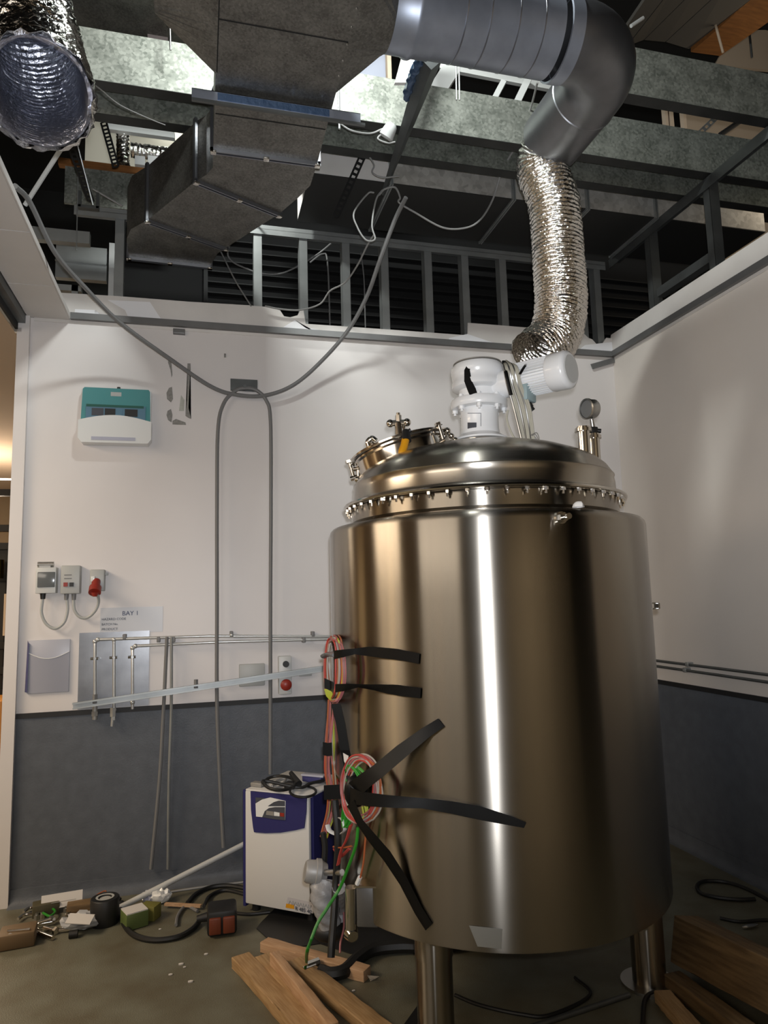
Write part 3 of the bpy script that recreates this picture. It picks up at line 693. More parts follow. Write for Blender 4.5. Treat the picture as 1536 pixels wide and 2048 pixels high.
# sloping white strut, perforated straps and hanger rods on the left
bm = new(); cyl(bm, B(145, 262, -1.15), B(50, 410, -.9), .011, seg=8); solo('brace', bm, m_boxl, 'pale slanting strut running down to the ceiling tiles', 'strut')
def strap(a, b, label, wd=.016, holes=12, dark=True, view=None):
    a, b = Vector(a), Vector(b); d = (b-a).normalized(); sd = d.cross(fw).normalized(); bm = new(); n_ = sd.cross(d); L_ = (b-a).length; hw = wd/2
    st = L_/holes; bmR = Matrix((d, sd, n_)).transposed()
    for s in (-1, 1): bx(bm, (a+b)/2+sd*s*wd, (L_, wd*.7, .003), bmR)
    for k in range(holes+1): bx(bm, a+d*(k*st), (st*.45, wd*1.6, .003), bmR)
    return solo('perforated_strap', bm, m_dark if dark else m_stud, label, 'strap', 'perforated hanger straps', smooth=False)
strap(B(728, 306, -.75), B(672, 432, -.6), 'black perforated hanger strap crossing the brightly lit duct face')
strap(B(207, 244, -.35), B(232, 334, -.3), 'black perforated hanger strap in front of the bright gap', dark=True)
strap(B(140, 288, -.6), B(182, 402, -.3), 'dark perforated strap by the slanting white strut')
def rod(a, b, label, r=.004, m=m_studd):
    bm = new(); cyl(bm, a, b, r, seg=8); return solo('hanger_rod', bm, m, label, 'rod', 'thin hanger rods')
rod(B(148, 262, -.8), B(186, 410, -.6), 'thin rod running down beside the dark perforated strap', m=m_stud)
rod(B(156, 345, -.3), B(153, 500, -.3), 'thin upright wire over the left end of the back wall', .003, m_stud)
rod(B(339, 28, -1.2), B(341, 100, -1.2), 'bright thin rod hanging beside the left take-off', .005, m_steel)
rod(B(677, 165, -1.3), B(679, 258, -1.3), 'thin threaded rod at the right end of the blue support rail', .006, m_stud)
for px in (912, 918): rod(B(px, 128, -1.45), B(px+1, 200, -1.45), 'thin twin hanger rod beneath the round duct, '+('left one' if px == 912 else 'right one'), .004, m_stud)
# lipped saddle at the end of the strap over the left studs
bm = new(); a = B(160, 385, -.25); 
for s in (0, 1): bx(bm, a+Vector((s*.10, 0, -.045)), (.016, .03, .10))
bx(bm, a+Vector((.05, 0, -.09)), (.115, .03, .018)); solo('saddle_bracket', bm, m_studd, 'small square saddle bracket on the end of a strap', 'bracket', smooth=False)
# pale upright board end above the far left joists
bm = new(); bx2(bm, (B(318, 88, -.95).x-.055, -.98, 4.40), (B(318, 88, -.95).x+.045, -.92, 5.3)); solo('upright_board', bm, mat('mauve_board', (.30, .26, .26), .7), 'dull mauve upright board beside the left take-off', 'board', smooth=False)
# blue wrapped support rail beneath the rectangular duct
rail = thing('support_rail', 'blue film-wrapped steel rail slung under the rectangular duct', 'rail', (-2.6, -1.62, 3.70))
yr = F(548, 210, 3.735).y
bm = new(); bx2(bm, (-3.02, yr-.03, 3.690), (-2.30, yr-.027, 3.735)); bx2(bm, (-3.02, yr-.03, 3.732), (-2.30, yr+.02, 3.735)); part('channel', bm, m_rduct, rail, smooth=False)
bm = new(); bx2(bm, (-2.915, yr-.034, 3.696), (-2.44, yr-.030, 3.728)); part('film', bm, m_blue, rail, smooth=False)
bm = new(); bx2(bm, (-3.02, yr-.033, 3.678), (-2.28, yr-.02, 3.690)); part('lower_lip', bm, m_studd, rail, smooth=False)
# pale and tan boards, white brackets behind the round duct
yb = -1.38
bm = new(); prism(bm, [B(826, -30, yb), B(862, -30, yb), B(862, 40, yb), B(823, 165, yb), B(790, 165, yb), B(824, 36, yb)], (0, .02, 0)); o_ = solo('white_board', bm, m_board, 'white painted board end with dark scuffs left of the round duct', 'board', smooth=False)
bm = new(); prism(bm, [B(700, 155, -.7), B(775, 165, -.7), B(778, 100, -.7), B(720, 60, -.7)], (0, .02, 0)); solo('tan_board', bm, mat('blue_grey_board', (.33, .35, .42), .7), 'bluish grey board behind the tapered take-off', 'board', smooth=False)
bm = new(); bx2(bm, (B(772, 165, -.8).x, -.84, 4.36), (B(780, 165, -.8).x, -.80, 5.0)); solo('timber_post', bm, m_tan, 'thin tan timber upright behind the take-off', 'post', smooth=False)
def wbar(p, q, wd, label):
    p, q = Vector(p), Vector(q); d = (q-p).normalized(); s = d.cross(fw).normalized(); bm = new(); prism(bm, [p-s*wd, q-s*wd, q+s*wd, p+s*wd], fw*.03)
    return solo('white_bracket', bm, m_boxl, label, 'bracket', 'white brackets behind the round duct', smooth=False)
wbar(B(905, 132, -.95), B(868, 190, -.95), .05, 'broad cream bracket left beneath the round duct')
wbar(B(880, 128, -.93), B(1135, 178, -.93), .022, 'long white rail beneath the round duct')
wbar(B(1008, 160, -.99), B(988, 198, -.99), .016, 'small white bracket beneath the middle of the round duct')
wbar(B(1060, 150, -.99), B(1032, 208, -.99), .02, 'slanting white bracket beneath the round duct near the elbow')
# long slanting support that ends over the wall, wrapped in blue film at its near end
lb_ = thing('support_bar', 'dark steel bar running back under the joists, blue film on its near end', 'bar', B(800, 260, -1.3))
bm = new(); pa, pb_ = F(862, 118, 4.02), F(766, 388, 4.06); tube(bm, [pa, pa.lerp(pb_, .5), pb_], .03, seg=4, smooth=False, rfun=lambda i, n_, a: (.052, .030, .012)[i]); part('bar', bm, m_studd, lb_, smooth=False)
bm = new(); tube(bm, [F(842, 115, 4.0), F(826, 150, 4.0), F(812, 195, 4.01)], .022, seg=8, rfun=lambda i, n_, a: .020+.005*math.sin(i*1.7+a*2)); part('film', bm, m_blue, lb_)

# roof glimpsed top right: sheets, orange timber, hanging rods
m_sheet = mat('roof_sheet', (.15, .14, .125), .6, .2)
rf = thing('roof_panel', 'dull corrugated roof panels high up at the top right', 'roof', (.5, .5, 5.2))
lines = [((1225, 95), (1310, -30)), ((1255, 92), (1350, -30)), ((1289, 80), (1400, -30)), ((1332, 84), (1455, -30)), ((1380, 98), (1535, -20))]
for (p0_, p1_), (q0_, q1_) in zip(lines, lines[1:]):
    bm = new(); quad = [B(*p0_, -.3), B(*p1_, -1.0), B(q1_[0]-2, q1_[1], -1.0), B(q0_[0]-2, q0_[1], -.3)]
    prism(bm, quad, (0, 0, .03)); part('sheet', bm, m_sheet, rf, smooth=False)
bm = new(); quad = [B(1382, 104, -.32), B(1532, -25, -1.02), B(1600, 0, -1.02), B(1440, 112, -.32)]; prism(bm, quad, (0, 0, .08)); solo('roof_timber', bm, m_orange, 'orange roof timber high at the top right', 'timber', smooth=False)
bm = new(); prism(bm, [B(1470, 60, .2), B(1545, 60, .2), B(1545, 140, .2), B(1430, 130, .2)], (0, .03, 0)); solo('fibre_board', bm, m_tan, 'tan board in the very top right beyond the joists', 'board', smooth=False)
bm = new(); bx2(bm, (1.5, .6, 3.9), (3.0, .65, 5.0)); solo('fibre_board', bm, m_tan, 'tan board far behind the right hand joists', 'board', smooth=False)
rod(B(1412, -20, -.6), B(1446, 105, -.6), 'slanting hanger rod in front of the orange timber', .009, m_tan)
rod(B(1490, -20, -.5), B(1504, 115, -.5), 'dark hanger rod right of the orange timber', .008, m_studd)
rod(B(1262, 52, -.9), B(1286, 36, -.9), 'short bright rod end above the elbow', .012, m_boxl)
wp = B(1345, 235, -.3)
for i, px in enumerate((1330, 1341, 1366)):
    bm = new(); q = B(px, 235, -.3); bx2(bm, (q.x-.012, -.32, 3.9 if 0 else q.z-.22), (q.x+.012, -.28, q.z+.25)); solo('timber_post', bm, m_tan, 'tan upright between the right joists, '+('leftmost', 'middle', 'rightmost')[i]+' of three', 'post', smooth=False)
bm = new(); prism(bm, [B(1372, 205, .4), B(1540, 238, .4), B(1540, 300, .4), B(1372, 262, .4)], (0, .02, 0)); solo('fibre_board', bm, m_tan, 'tan board showing between the right hand joists', 'board', smooth=False)
strap(B(1452, 216, -.7), B(1400, 266, -.7), 'pale perforated strap between the right hand joists', wd=.014, holes=6, dark=False)
rod(B(1487, 238, -.7), B(1440, 270, -.7), 'dark slanting strut between the right hand joists', .018, m_dark)

# bright gap at the upper left: cream boards, foil ducts, orange rail
q0, q1 = B(172, 236, 1.2), B(350, 345, 1.2); bm = new(); bx2(bm, (q0.x, 1.2, q1.z), (q1.x+.2, 1.23, q0.z+.1)); solo('cream_board', bm, mat('cream_board', (.62, .58, .48), .8), 'cream lit wall board far behind the left joists', 'board', smooth=False)
bm = new(); q0, q1 = B(150, 322, .3), B(330, 348, .3); bx2(bm, (q0.x-.1, .28, q0.z-.045), (q1.x, .33, q0.z+.0)); solo('orange_rail', bm, m_orange, 'orange timber rail behind the left joists', 'rail', smooth=False)
bm = new(); q0, q1 = B(170, 338, .25), B(330, 412, .25); bx2(bm, (q0.x-.12, .24, q1.z-.06), (q1.x+.1, .26, q0.z)); solo('galvanised_panel', bm, m_galv, 'mottled galvanised panel below the orange rail', 'panel', smooth=False)
bm = flex([B(262, 300, .5), B(300, 305, .5), B(350, 312, .5)], .05, .03, 10, 20); solo('flexible_duct', bm, m_foil, 'small foil duct lying across the bright gap at upper left', 'duct', angle=180)
bm = flex([B(246, 255, .55), B(246, 290, .55), B(247, 330, .55)], .045, .03, 10, 20); solo('flexible_duct', bm, m_foil, 'small foil duct hanging upright in the bright gap at upper left', 'duct', angle=180)
bm = new(); q0, q1 = B(215, 252, .5), B(350, 268, .5); bx2(bm, (q0.x, .48, q0.z-.035), (q1.x, .52, q0.z+.02)); solo('white_rail', bm, m_boxl, 'white rail across the bright gap at upper left', 'rail', smooth=False)
for i, (x0, x1) in enumerate(((270, 290), (296, 318))):
    q0, q1 = B(x0, 312, .45), B(x1, 332, .45); bm = new(); bx2(bm, (q0.x, .44, q1.z), (q1.x, .50, q0.z)); solo('white_box', bm, m_wht, 'small white box under the foil duct, '+('left' if i == 0 else 'right')+' one', 'box', smooth=False)
for i, px in enumerate((262, 292)):
    bm = new(); tube(bm, [B(px, 20, .6), B(px+2, 50, .6), B(px+1, 80, .6)], .03, seg=12); solo('vent_pipe', bm, m_foil, 'short bright pipe above the left joists, '+('left' if i == 0 else 'right')+' one', 'pipe')
# galvanised duct crossing the top left corner behind the foil duct
bm = new(); bx2(bm, (-4.4, -1.35, 4.52), (-3.05, -.6, 4.85)); solo('square_duct', bm, m_galvd, 'dark galvanised duct crossing the top left behind the foil duct', 'duct', smooth=False)
# big foil duct at the top left: upper run, then a bend away to the left
fz = -2.35
def V3(px, py, y): return B(px, py, y)
fdx = thing('flexible_duct', 'large open-ended foil duct hanging from the top left corner, its bluish inside showing', 'duct', V3(80, 195, -2.34))
fpath = [V3(10, -110, -2.0), V3(36, -20, -1.98), V3(60, 60, -2.0), V3(73, 130, -2.10), V3(79, 188, -2.34)]
bm = flex(fpath, .160, .036, 12, 56, amp=.035, crumple=.008); part('outer_sleeve', bm, m_foil, fdx, angle=180)
bm = flex([p_+(fpath[-1]-fpath[-2])*(.0) for p_ in fpath], .149, .024, 12, 56, amp=.06, crumple=.0015); part('lining', bm, m_foilb, fdx, label='ribbed lining, blue reflection put into its colour', angle=180)

# ================================================================ cables in the void and the big grey loop
def cable(pts, r, m, label, name='cable', n=10, cat='cable', group=None, seg=8):
    bm = new(); tube(bm, pts, r, seg=seg, n=n); return solo(name, bm, m, label, cat, group)
cable([B(30, 372, -1.2), B(60, 405, -1.0), B(110, 505, -.75), B(170, 575, -.5), B(240, 645, -.3), B(340, 718, -.16), B(420, 772, -.09), B(470, 789, -.06), B(530, 791, -.06), B(590, 768, -.09), B(650, 715, -.15), B(700, 655, -.25), B(735, 590, -.4), B(760, 520, -.55), B(790, 440, -.7), B(812, 395, -.85)], .0125, m_cable, 'thick grey cable sagging from the upper left to the support bar over the wall')
cable([B(447, 1695, -.04), B(440, 1560, -.035), B(434, 1400, -.05), B(434, 1200, -.05), B(434, 1000, -.05), B(436, 860, -.05), B(447, 808, -.055), B(470, 782, -.065), B(490, 776, -.068), B(512, 780, -.065), B(532, 800, -.055), B(541, 840, -.05), B(542, 1000, -.05), B(541, 1200, -.05), B(541, 1400, -.05), B(541, 1548, -.05)], .0115, m_cable, 'grey cable looped over the wall hook and hanging in two long strands')
bm = new(); a, b = B(461, 757, -.012), B(515, 783, -.012); bx2(bm, (a.x, -.012, b.z), (b.x, 0, a.z)); q = (a+b)/2; cyl(bm, (q.x, -.01, b.z+.01), (q.x, -.085, b.z+.01), .010, seg=12)
solo('cable_hook', bm, m_studd, 'dull metal hook plate carrying the looped grey cable', 'hook', smooth=False)
cg = 'thin cables dangling in the void'
cable([B(758, 390, -.7), B(770, 378, -.7), B(790, 375, -.7), B(800, 395, -.7), B(798, 405, -.7), B(830, 425, -.7), B(885, 455, -.7), B(930, 456, -.7), B(960, 440, -.7), B(985, 400, -.7), B(1005, 340, -.8), B(1035, 285, -.95), B(1060, 220, -1.1), B(1075, 165, -1.3)], .0058, m_wcable, 'thin white cable looping from the support bar up to the round duct', group=cg)
cable([B(748, 385, -.68), B(735, 388, -.68), B(708, 425, -.68), B(715, 455, -.68), B(732, 480, -.68), B(750, 478, -.68), B(744, 450, -.68), B(752, 400, -.69), B(765, 380, -.7)], .0052, m_wcable, 'thin white cable curled in a small loop under the support bar', group=cg)
cable([B(748, 470, -.60), B(735, 490, -.5), B(715, 530, -.35), B(690, 565, -.2), B(660, 582, -.1), B(640, 608, -.05), B(600, 620, -.03), B(560, 618, -.03), B(530, 612, -.03)], .0055, m_wcable, 'thin white cable trailing down to the torn plasterboard edge', group=cg)
cable([B(430, 305, -.9), B(500, 410, -.1), B(455, 505, .2), B(500, 540, .2), B(555, 548, .2), B(600, 530, .2), B(640, 505, .2), B(670, 480, .1)], .006, m_cable, 'grey cable drooping behind the bright studs', group=cg)
cable([B(440, 500, .02), B(470, 560, .0), B(502, 612, -.02)], .005, m_cable, 'short grey wire running down to the plasterboard edge', group=cg)
cable([B(620, 525, .25), B(645, 508, .25), B(655, 525, .25), B(660, 650, .25)], .006, m_cable, 'grey wire dropping behind the studs, left one', group=cg)
cable([B(722, 505, .25), B(728, 560, .25), B(731, 655, .25)], .005, m_cable, 'grey wire dropping behind the studs, right one', group=cg)
cable([B(166, 153, -1.9), B(200, 178, -1.7), B(240, 210, -1.5), B(300, 238, -1.3), B(330, 250, -1.2)], .0024, m_wcable, 'thin wire crossing in front of the left joists', group=cg)
cable([B(186, 378, -.1), B(215, 395, -.1), B(245, 412, -.1)], .006, m_wcable, 'short white cable over the left steel stud', group=cg)
cable([B(680, 248, -1.2), B(705, 262, -1.2), B(740, 267, -1.15), B(765, 258, -1.15)], .005, m_wcable, 'thin cable joining the rail end to the ceiling rose', group=cg)
cable([B(805, 265, -1.1), B(845, 252, -1.0), B(880, 215, -.98), B(905, 180, -.98)], .005, m_wcable, 'thin cable rising from the ceiling rose to the brackets', group=cg)
cable([B(790, 262, -1.15), B(765, 268, -1.15), B(756, 278, -1.15), B(775, 286, -1.15), B(790, 284, -1.15)], .005, m_wcable, 'thin cable curled round the ceiling rose', group=cg)
cable([B(738, 312, -.8), B(748, 330, -.8), B(745, 345, -.8), B(765, 355, -.8), B(798, 352, -.8)], .0048, m_wcable, 'thin dark wire wriggling across the bright duct face', group=cg)
bm = new(); q = B(778, 262, -1.16); lathe(bm, [(0, .04), (.02, .04), (.03, .03), (.036, 0), (.040, -.03), (.030, -.04), (0, -.04)], c=q, seg=20, rot=Euler((.6, .5, 0)).to_matrix()); solo('ceiling_rose', bm, m_boxl, 'white conical ceiling rose dangling on thin cables', 'ceiling rose')

# track of the open side
tr = thing('door_track', 'dark door track running along the left edge of the ceiling tiles', 'track', (-4.03, -1.7, 3.25))
bm = new(); bx2(bm, (-4.085, -3.4, 3.29), (-3.99, -.03, 3.345)); part('rail', bm, m_studd, tr, smooth=False)
bm = new(); bx2(bm, (-4.045, -3.4, 3.25), (-4.03, -.01, 3.295)); part('lip', bm, m_dark, tr, smooth=False)
bm = new(); bx2(bm, (-4.05, -.03, 3.235), (-4.01, .0, 3.26)); part('stop', bm, m_steel, tr, smooth=False)

# ================================================================ things on the back wall
def plate_px(x0, y0, x1, y1, d, m, bev=.004, y=0.0):
    """box on the back wall between two picture corners, d deep"""
    a, b = B(x0, y0, y-d), B(x1, y1, y-d); bm = new(); bx2(bm, (a.x, y-d, b.z), (b.x, y, a.z), bev); return bm, a, b
# distribution board
db = thing('distribution_board', 'teal and white plastic distribution board high on the left of the back wall', 'fuse box', (-3.48, 0, 2.58))
a, b = B(158, 771, -.09), B(302, 889, -.09); x0, x1, z1, z0 = a.x, b.x, a.z, b.z; zm = z0+(z1-z0)*.40
bm = new(); bx2(bm, (x0+.008, -.05, z0+.03), (x1-.004, 0, z1-.002), .006); part('back_box', bm, m_wht, db)
def arch(x0, x1, zlo, zhi, rise, n=14):
    return [Vector((x0+(x1-x0)*i/n, 0, zhi+rise*math.sin(PI*i/n))) for i in range(n+1)]
bm = new(); top_ = arch(x0, x1, z0, zm, .035); bot = [Vector((x1, 0, z0+.03)), Vector((x1-.02, 0, z0+.004)), Vector((x0+.02, 0, z0+.004)), Vector((x0, 0, z0+.03))]
prism(bm, [p_+Vector((0, -.092, 0)) for p_ in top_+bot], (0, .09, 0)); bmesh.ops.triangulate(bm, faces=[f for f in bm.faces if len(f.verts) > 4])
part('lower_cover', bm, m_wht, db)
bm = new(); prism(bm, [Vector((x0+.012, -.082, zm-.03)), Vector((x1-.006, -.082, zm-.03)), Vector((x1-.012, -.070, z1-.012)), Vector((x1-.02, -.066, z1)), Vector((x0+.028, -.066, z1)), Vector((x0+.018, -.070, z1-.012))], (0, .066, 0)); part('upper_cover', bm, m_teal, db)
bm = new(); bx2(bm, (x0+.04, -.0855, zm+.012), (x1-.035, -.080, zm+.095)); wn = part('breaker_window', bm, m_tealb, db)
bm = new(); bx2(bm, (x0+.042, -.087, zm+.083), (x1-.045, -.082, zm+.098)); part('shade_bar', bm, m_tealg, wn)
for k, (u, v) in enumerate(((.10, .30), (.32, .50), (.55, .62), (.66, .88))):
    W_ = x1-x0-.08; bm = new(); bx2(bm, (x0+.04+W_*u, -.088, zm+.03), (x0+.04+W_*v, -.083, zm+.075)); part('breaker', bm, (m_ink, m_black, m_tealb, m_black)[k], wn)
bm = new(); bx2(bm, (x0+.075, -.096, z0+.018), (x1-.09, -.090, z0+.038)); part('label_strip', bm, m_poly, db)
bm = new(); q = (x0+x1)/2; bx2(bm, (q-.03, -.072, z1-.05), (q+.03, -.068, z1-.025)); part('sticker', bm, m_box, db)
bm = new(); cyl(bm, (q+.01, -.03, z1-.01), (q+.01, -.03, z1+.018), .010, seg=12); part('gland', bm, m_black, db)
# filler scars where a fitting was torn off, dirt marks
def scar(pts, label, m):
    P_ = [B(x, y) for x, y in pts]; bm = new(); prism(bm, [p_+Vector((0, -.0025, 0)) for p_ in P_], (0, .0022, 0)); bmesh.ops.triangulate(bm, faces=[f for f in bm.faces if len(f.verts) > 4])
    o_ = finish('wall_scar', bm, m, False); return o_
m_scar = mat('scar_grey', (.30, .29, .27), .9, var=.3, vscale=60); m_scarl = mat('scar_pale', (.50, .50, .45), .9, var=.2, vscale=30)
sc_ = thing('wall_scar', 'grey torn paint scars on the wall right of the teal fuse box', 'wall damage', B(358, 850))
def scp(pts, m, nm='scar'):
    P_ = [B(x, y) for x, y in pts]; bm = new(); prism(bm, [p_+Vector((0, -.0025, 0)) for p_ in P_], (0, .0022, 0)); bmesh.ops.triangulate(bm, faces=[f for f in bm.faces if len(f.verts) > 4]); part(nm, bm, m, sc_, smooth=False)
scp([(337, 716), (342, 716), (345, 750), (343, 755), (341, 740), (336, 725)], m_scar)
scp([(338, 776), (344, 774), (346, 798), (342, 805), (334, 798), (333, 786)], m_scar)
scp([(335, 822), (342, 818), (345, 830), (343, 845), (336, 840), (333, 830)], m_scar)
scp([(375, 727), (381, 727), (381, 760), (380, 790), (377, 815), (382, 838), (377, 836), (371, 832), (374, 800), (375, 770)], m_scar)
scp([(345, 842), (352, 838), (371, 845), (372, 850), (345, 849)], m_scar)
scp([(362, 790), (369, 800), (368, 822), (358, 822), (360, 805)], m_scarl)
bm, *_ = plate_px(448, 707, 452, 714, .01, m_scar, 0); solo('wall_plug', bm, m_scar, 'tiny dark wall plug above and left of the cable hook', 'wall plug', smooth=False)
bm, *_ = plate_px(346, 656, 370, 667, .035, m_steel, .003); solo('wall_bracket', bm, m_angle, 'small dull bracket under the grey angle over the wall scars', 'bracket', smooth=False)
for i, pts in enumerate([[(148, 640), (150, 618), (190, 620), (188, 630), (230, 643), (228, 646)], [(215, 600), (300, 604), (330, 650), (262, 647), (250, 620)], [(565, 655), (590, 640), (610, 655), (650, 662), (650, 674), (566, 670)], [(898, 676), (935, 668), (1000, 690), (1000, 699), (900, 693)], [(1170, 690), (1225, 684), (1226, 712), (1150, 706)]]):
    P_ = [B(x, y, -.0045) for x, y in pts]; bm = new(); prism(bm, P_, (0, .0012, 0)); bmesh.ops.triangulate(bm, faces=[f for f in bm.faces if len(f.verts) > 4]); struct('trim_%d' % (10+i), bm, m_filler)

# three small boxes with their two short cables
iso = thing('isolator_box', 'small grey isolator with smoked window and round cap, leftmost of three boxes', 'switch box', B(93, 1184))
bm, a, b = plate_px(72, 1135, 111, 1186, .07, m_boxl); part('body', bm, m_boxl, iso)
a_, b_ = B(75, 1144, -.076), B(109, 1174, -.076); bm = new(); bx2(bm, (a_.x, -.077, b_.z), (b_.x, -.068, a_.z), .003); part('window', bm, m_smoke, iso)
q = B(91, 1129, -.04); bm = new(); cyl(bm, q-Vector((.04, 0, 0)), q+Vector((.045, 0, 0)), .016, seg=20); bx(bm, q-Vector((0, 0, .015)), (.06, .03, .02)); part('cap', bm, m_steel, iso)
q = B(86, 1187, -.04); bm = new(); cyl(bm, q, q-Vector((0, 0, .032)), .016, .013, seg=12); part('gland', bm, m_black, iso)
sw = thing('switch_box', 'tall grey switch box with a red and a black button, middle of three boxes', 'switch box', B(141, 1188))
bm, a, b = plate_px(122, 1131, 159, 1187, .07, m_box, .006); part('body', bm, m_box, sw)
for px, m_ in ((131, m_red), (143, m_black)):
    a_, b_ = B(px-4, 1165, -.076), B(px+4, 1173, -.076); bm = new(); bx2(bm, (a_.x, -.078, b_.z), (b_.x, -.068, a_.z)); part('button', bm, m_, sw, label='red button' if m_ is m_red else 'black button')
for px in (133, 148):
    q = B(px, 1188, -.04); bm = new(); cyl(bm, q, q-Vector((0, 0, .034)), .013, .011, seg=12); part('gland', bm, m_cable, sw)
for y_ in (1150, 1157):
    a_ = B(136, y_, -.0705); bm = new(); bx(bm, a_, (.04, .001, .006)); part('printed_line', bm, m_cable, sw)
so = thing('socket_box', 'grey industrial socket with a red plug, rightmost of three boxes', 'socket', B(192, 1188))
bm, a, b = plate_px(180, 1139, 208, 1182, .065, m_box, .006); part('body', bm, m_box, so)
q = B(192, 1168, -.07); bm = new(); cyl(bm, q+Vector((0, .01, .018)), q-Vector((0, .035, .035)), .024, seg=20); cyl(bm, q-Vector((0, .02, .02)), q-Vector((0, .045, .05)), .034, seg=20); part('plug', bm, m_red, so)
bm = new(); q2_ = q-Vector((-.002, .045, .05)); cyl(bm, q2_, q2_-Vector((0, .0, .022)), .022, .012, seg=16); part('plug_tail', bm, m_red, so)
q3 = B(186, 1162, -.07); bm = new(); bx(bm, q3+Vector((0, 0, .012)), (.022, .02, .03), bev=.003); part('latch', bm, m_wht, so)
q3 = B(211, 1148, -.03); bm = new(); bx(bm, q3, (.03, .02, .015), bev=.003); part('hinge', bm, m_box, so)
cable([B(86, 1194, -.04), B(83, 1225, -.04), B(92, 1247, -.04), B(110, 1257, -.04), B(128, 1245, -.04), B(135, 1222, -.04), B(134, 1197, -.04)], .0085, m_box, 'short grey cable looping from the isolator to the switch box')
cable([B(147, 1197, -.04), B(149, 1220, -.04), B(160, 1234, -.04), B(175, 1235, -.04), B(190, 1222, -.05), B(197, 1205, -.06), B(196, 1188, -.10)], .0085, m_box, 'short grey cable looping from the switch box to the red plug')
# bay sign in clear film
sg = thing('bay_sign', 'laminated paper sign reading BAY 1 stuck above the steel plate', 'sign', B(263, 1262))
bm, a, b = plate_px(201, 1216, 325, 1263, .002, m_paper, 0); part('sheet', bm, mat('sign_paper', (.52, .53, .56), .35, spec=.6), sg, smooth=False)
sgw = b.x-a.x
def wt(s, px, py, size, m=m_ink, d=-.003): text(s, size, m, sg, B(px, py, d), (1, 0, 0), (0, 0, 1))
wt('BAY 1', 244, 1231, .036, m_inkb); wt('HAZARD CODE', 203, 1241, .019); wt('BATCH No.', 203, 1251, .018); wt('PRODUCT', 203, 1261, .019)
# clear document pocket
dp = thing('document_pocket', 'clear plastic document pocket with papers fixed low on the left wall', 'document holder', B(97, 1382))
a, b = B(54, 1281), B(138, 1383); bm = new(); bx2(bm, (a.x+.01, -.012, b.z), (b.x, -.002, a.z), .002); part('papers', bm, mat('pocket_paper', (.40, .41, .47), .35), dp)
bm = new(); prism(bm, [(a.x-.002, -.002, b.z+.01), (a.x+.014, -.022, b.z+.01), (a.x+.016, -.022, a.z-.02), (a.x+.004, -.002, a.z)], (0, -.001, 0)); part('blue_edge', bm, m_purple, dp, label='indigo folded edge')
bm = new(); n_ = 12; fr, bk = [], []
A2, B2 = a, b
for i in range(n_+1):
    u = i/n_; x = a.x+.012+(b.x-a.x-.014)*u; zt = a.z-.07-.035*math.sin(PI*u)+.0; y_ = -.014-.016*math.sin(PI*u)
    fr.append(Vector((x, y_, zt))); bk.append(Vector((x, -.014, b.z+.002)))
bmv = [bm.verts.new(v) for v in fr], [bm.verts.new(v) for v in bk]
for i in range(n_): bm.faces.new((bmv[0][i], bmv[0][i+1], bmv[1][i+1], bmv[1][i]))
part('film', bm, mat('pocket_film', (.34, .35, .41), .12, spec=.9), dp)
bm = new(); tube(bm, fr, .0022, seg=6, smooth=False); part('film_edge', bm, m_wht, dp)
# steel back plate and chromed pipework
bm, a, b = plate_px(160, 1267, 297, 1411, .003, m_plate, 0); bm.free()
a, b = B(159, 1266), B(297, 1410); bm = new(); bx2(bm, (a.x, -.005, b.z), (b.x, -.001, a.z)); solo('steel_plate', bm, m_plate, 'stained steel plate on the wall behind the upright pipes', 'plate', smooth=False)
pw = thing('pipework', 'thin chromed pipes clipped along the back wall with three drops', 'pipes', B(230, 1410, -.03))
def pipe(pts, r=.0085, parent=pw, seg=10, nm='pipe', m=None):
    bm = new(); tube(bm, pts, r, seg=seg, smooth=False); return part(nm, bm, m or m_copper, parent)
y_ = -.04
pipe([B(190, 1405, y_), B(190, 1284, y_), B(196, 1279, y_), B(420, 1272, y_), B(640, 1273, y_), B(665, 1273, y_)])
pipe([B(228, 1440, y_), B(228, 1279, y_)]); 
pipe([B(265, 1418, y_), B(265, 1296, y_), B(271, 1292, y_), B(440, 1284, y_), B(640, 1279, y_), B(665, 1278, y_)])
for x, y in ((190, 1283), (196, 1279), (228, 1279), (265, 1296), (271, 1292), (228, 1420), (265, 1405), (463, 1270)):
    bm = new(); q = B(x, y, y_); sph(bm, q, .0135, seg=12); part('fitting', bm, m_copper, pw)
for x, y in ((249, 1274), (317, 1279), (347, 1279), (463, 1268), (608, 1280), (626, 1268)):
    q = B(x, y, y_); bm = new(); bx2(bm, (q.x-.010, -.05, q.z-.016), (q.x+.010, 0, q.z+.016), .003); part('pipe_clip', bm, m_cable, pw)
for x, y in ((190, 1317), (228, 1315), (265, 1314)):
    q = B(x, y, y_); bm = new(); cyl(bm, q-Vector((.024, 0, 0)), q+Vector((.018, 0, 0)), .0075, seg=8); cyl(bm, q-Vector((0, .01, 0)), q+Vector((0, .035, 0)), .008, seg=8); part('saddle', bm, m_steel, pw)
q = B(190, 1412, y_); bm = new(); cyl(bm, q+Vector((0, 0, .015)), q-Vector((0, 0, .075)), .014, seg=14); cyl(bm, q-Vector((0, 0, .03)), q-Vector((0, 0, .055)), .019, seg=6); part('valve', bm, m_pewter, pw)
q = B(226, 1422, y_); bm = new(); cyl(bm, q+Vector((0, 0, .02)), q-Vector((0, 0, .03)), .017, seg=6); cyl(bm, q-Vector((0, 0, .03)), q-Vector((.004, 0, .085)), .010, .008, seg=12); part('valve', bm, m_copper, pw)
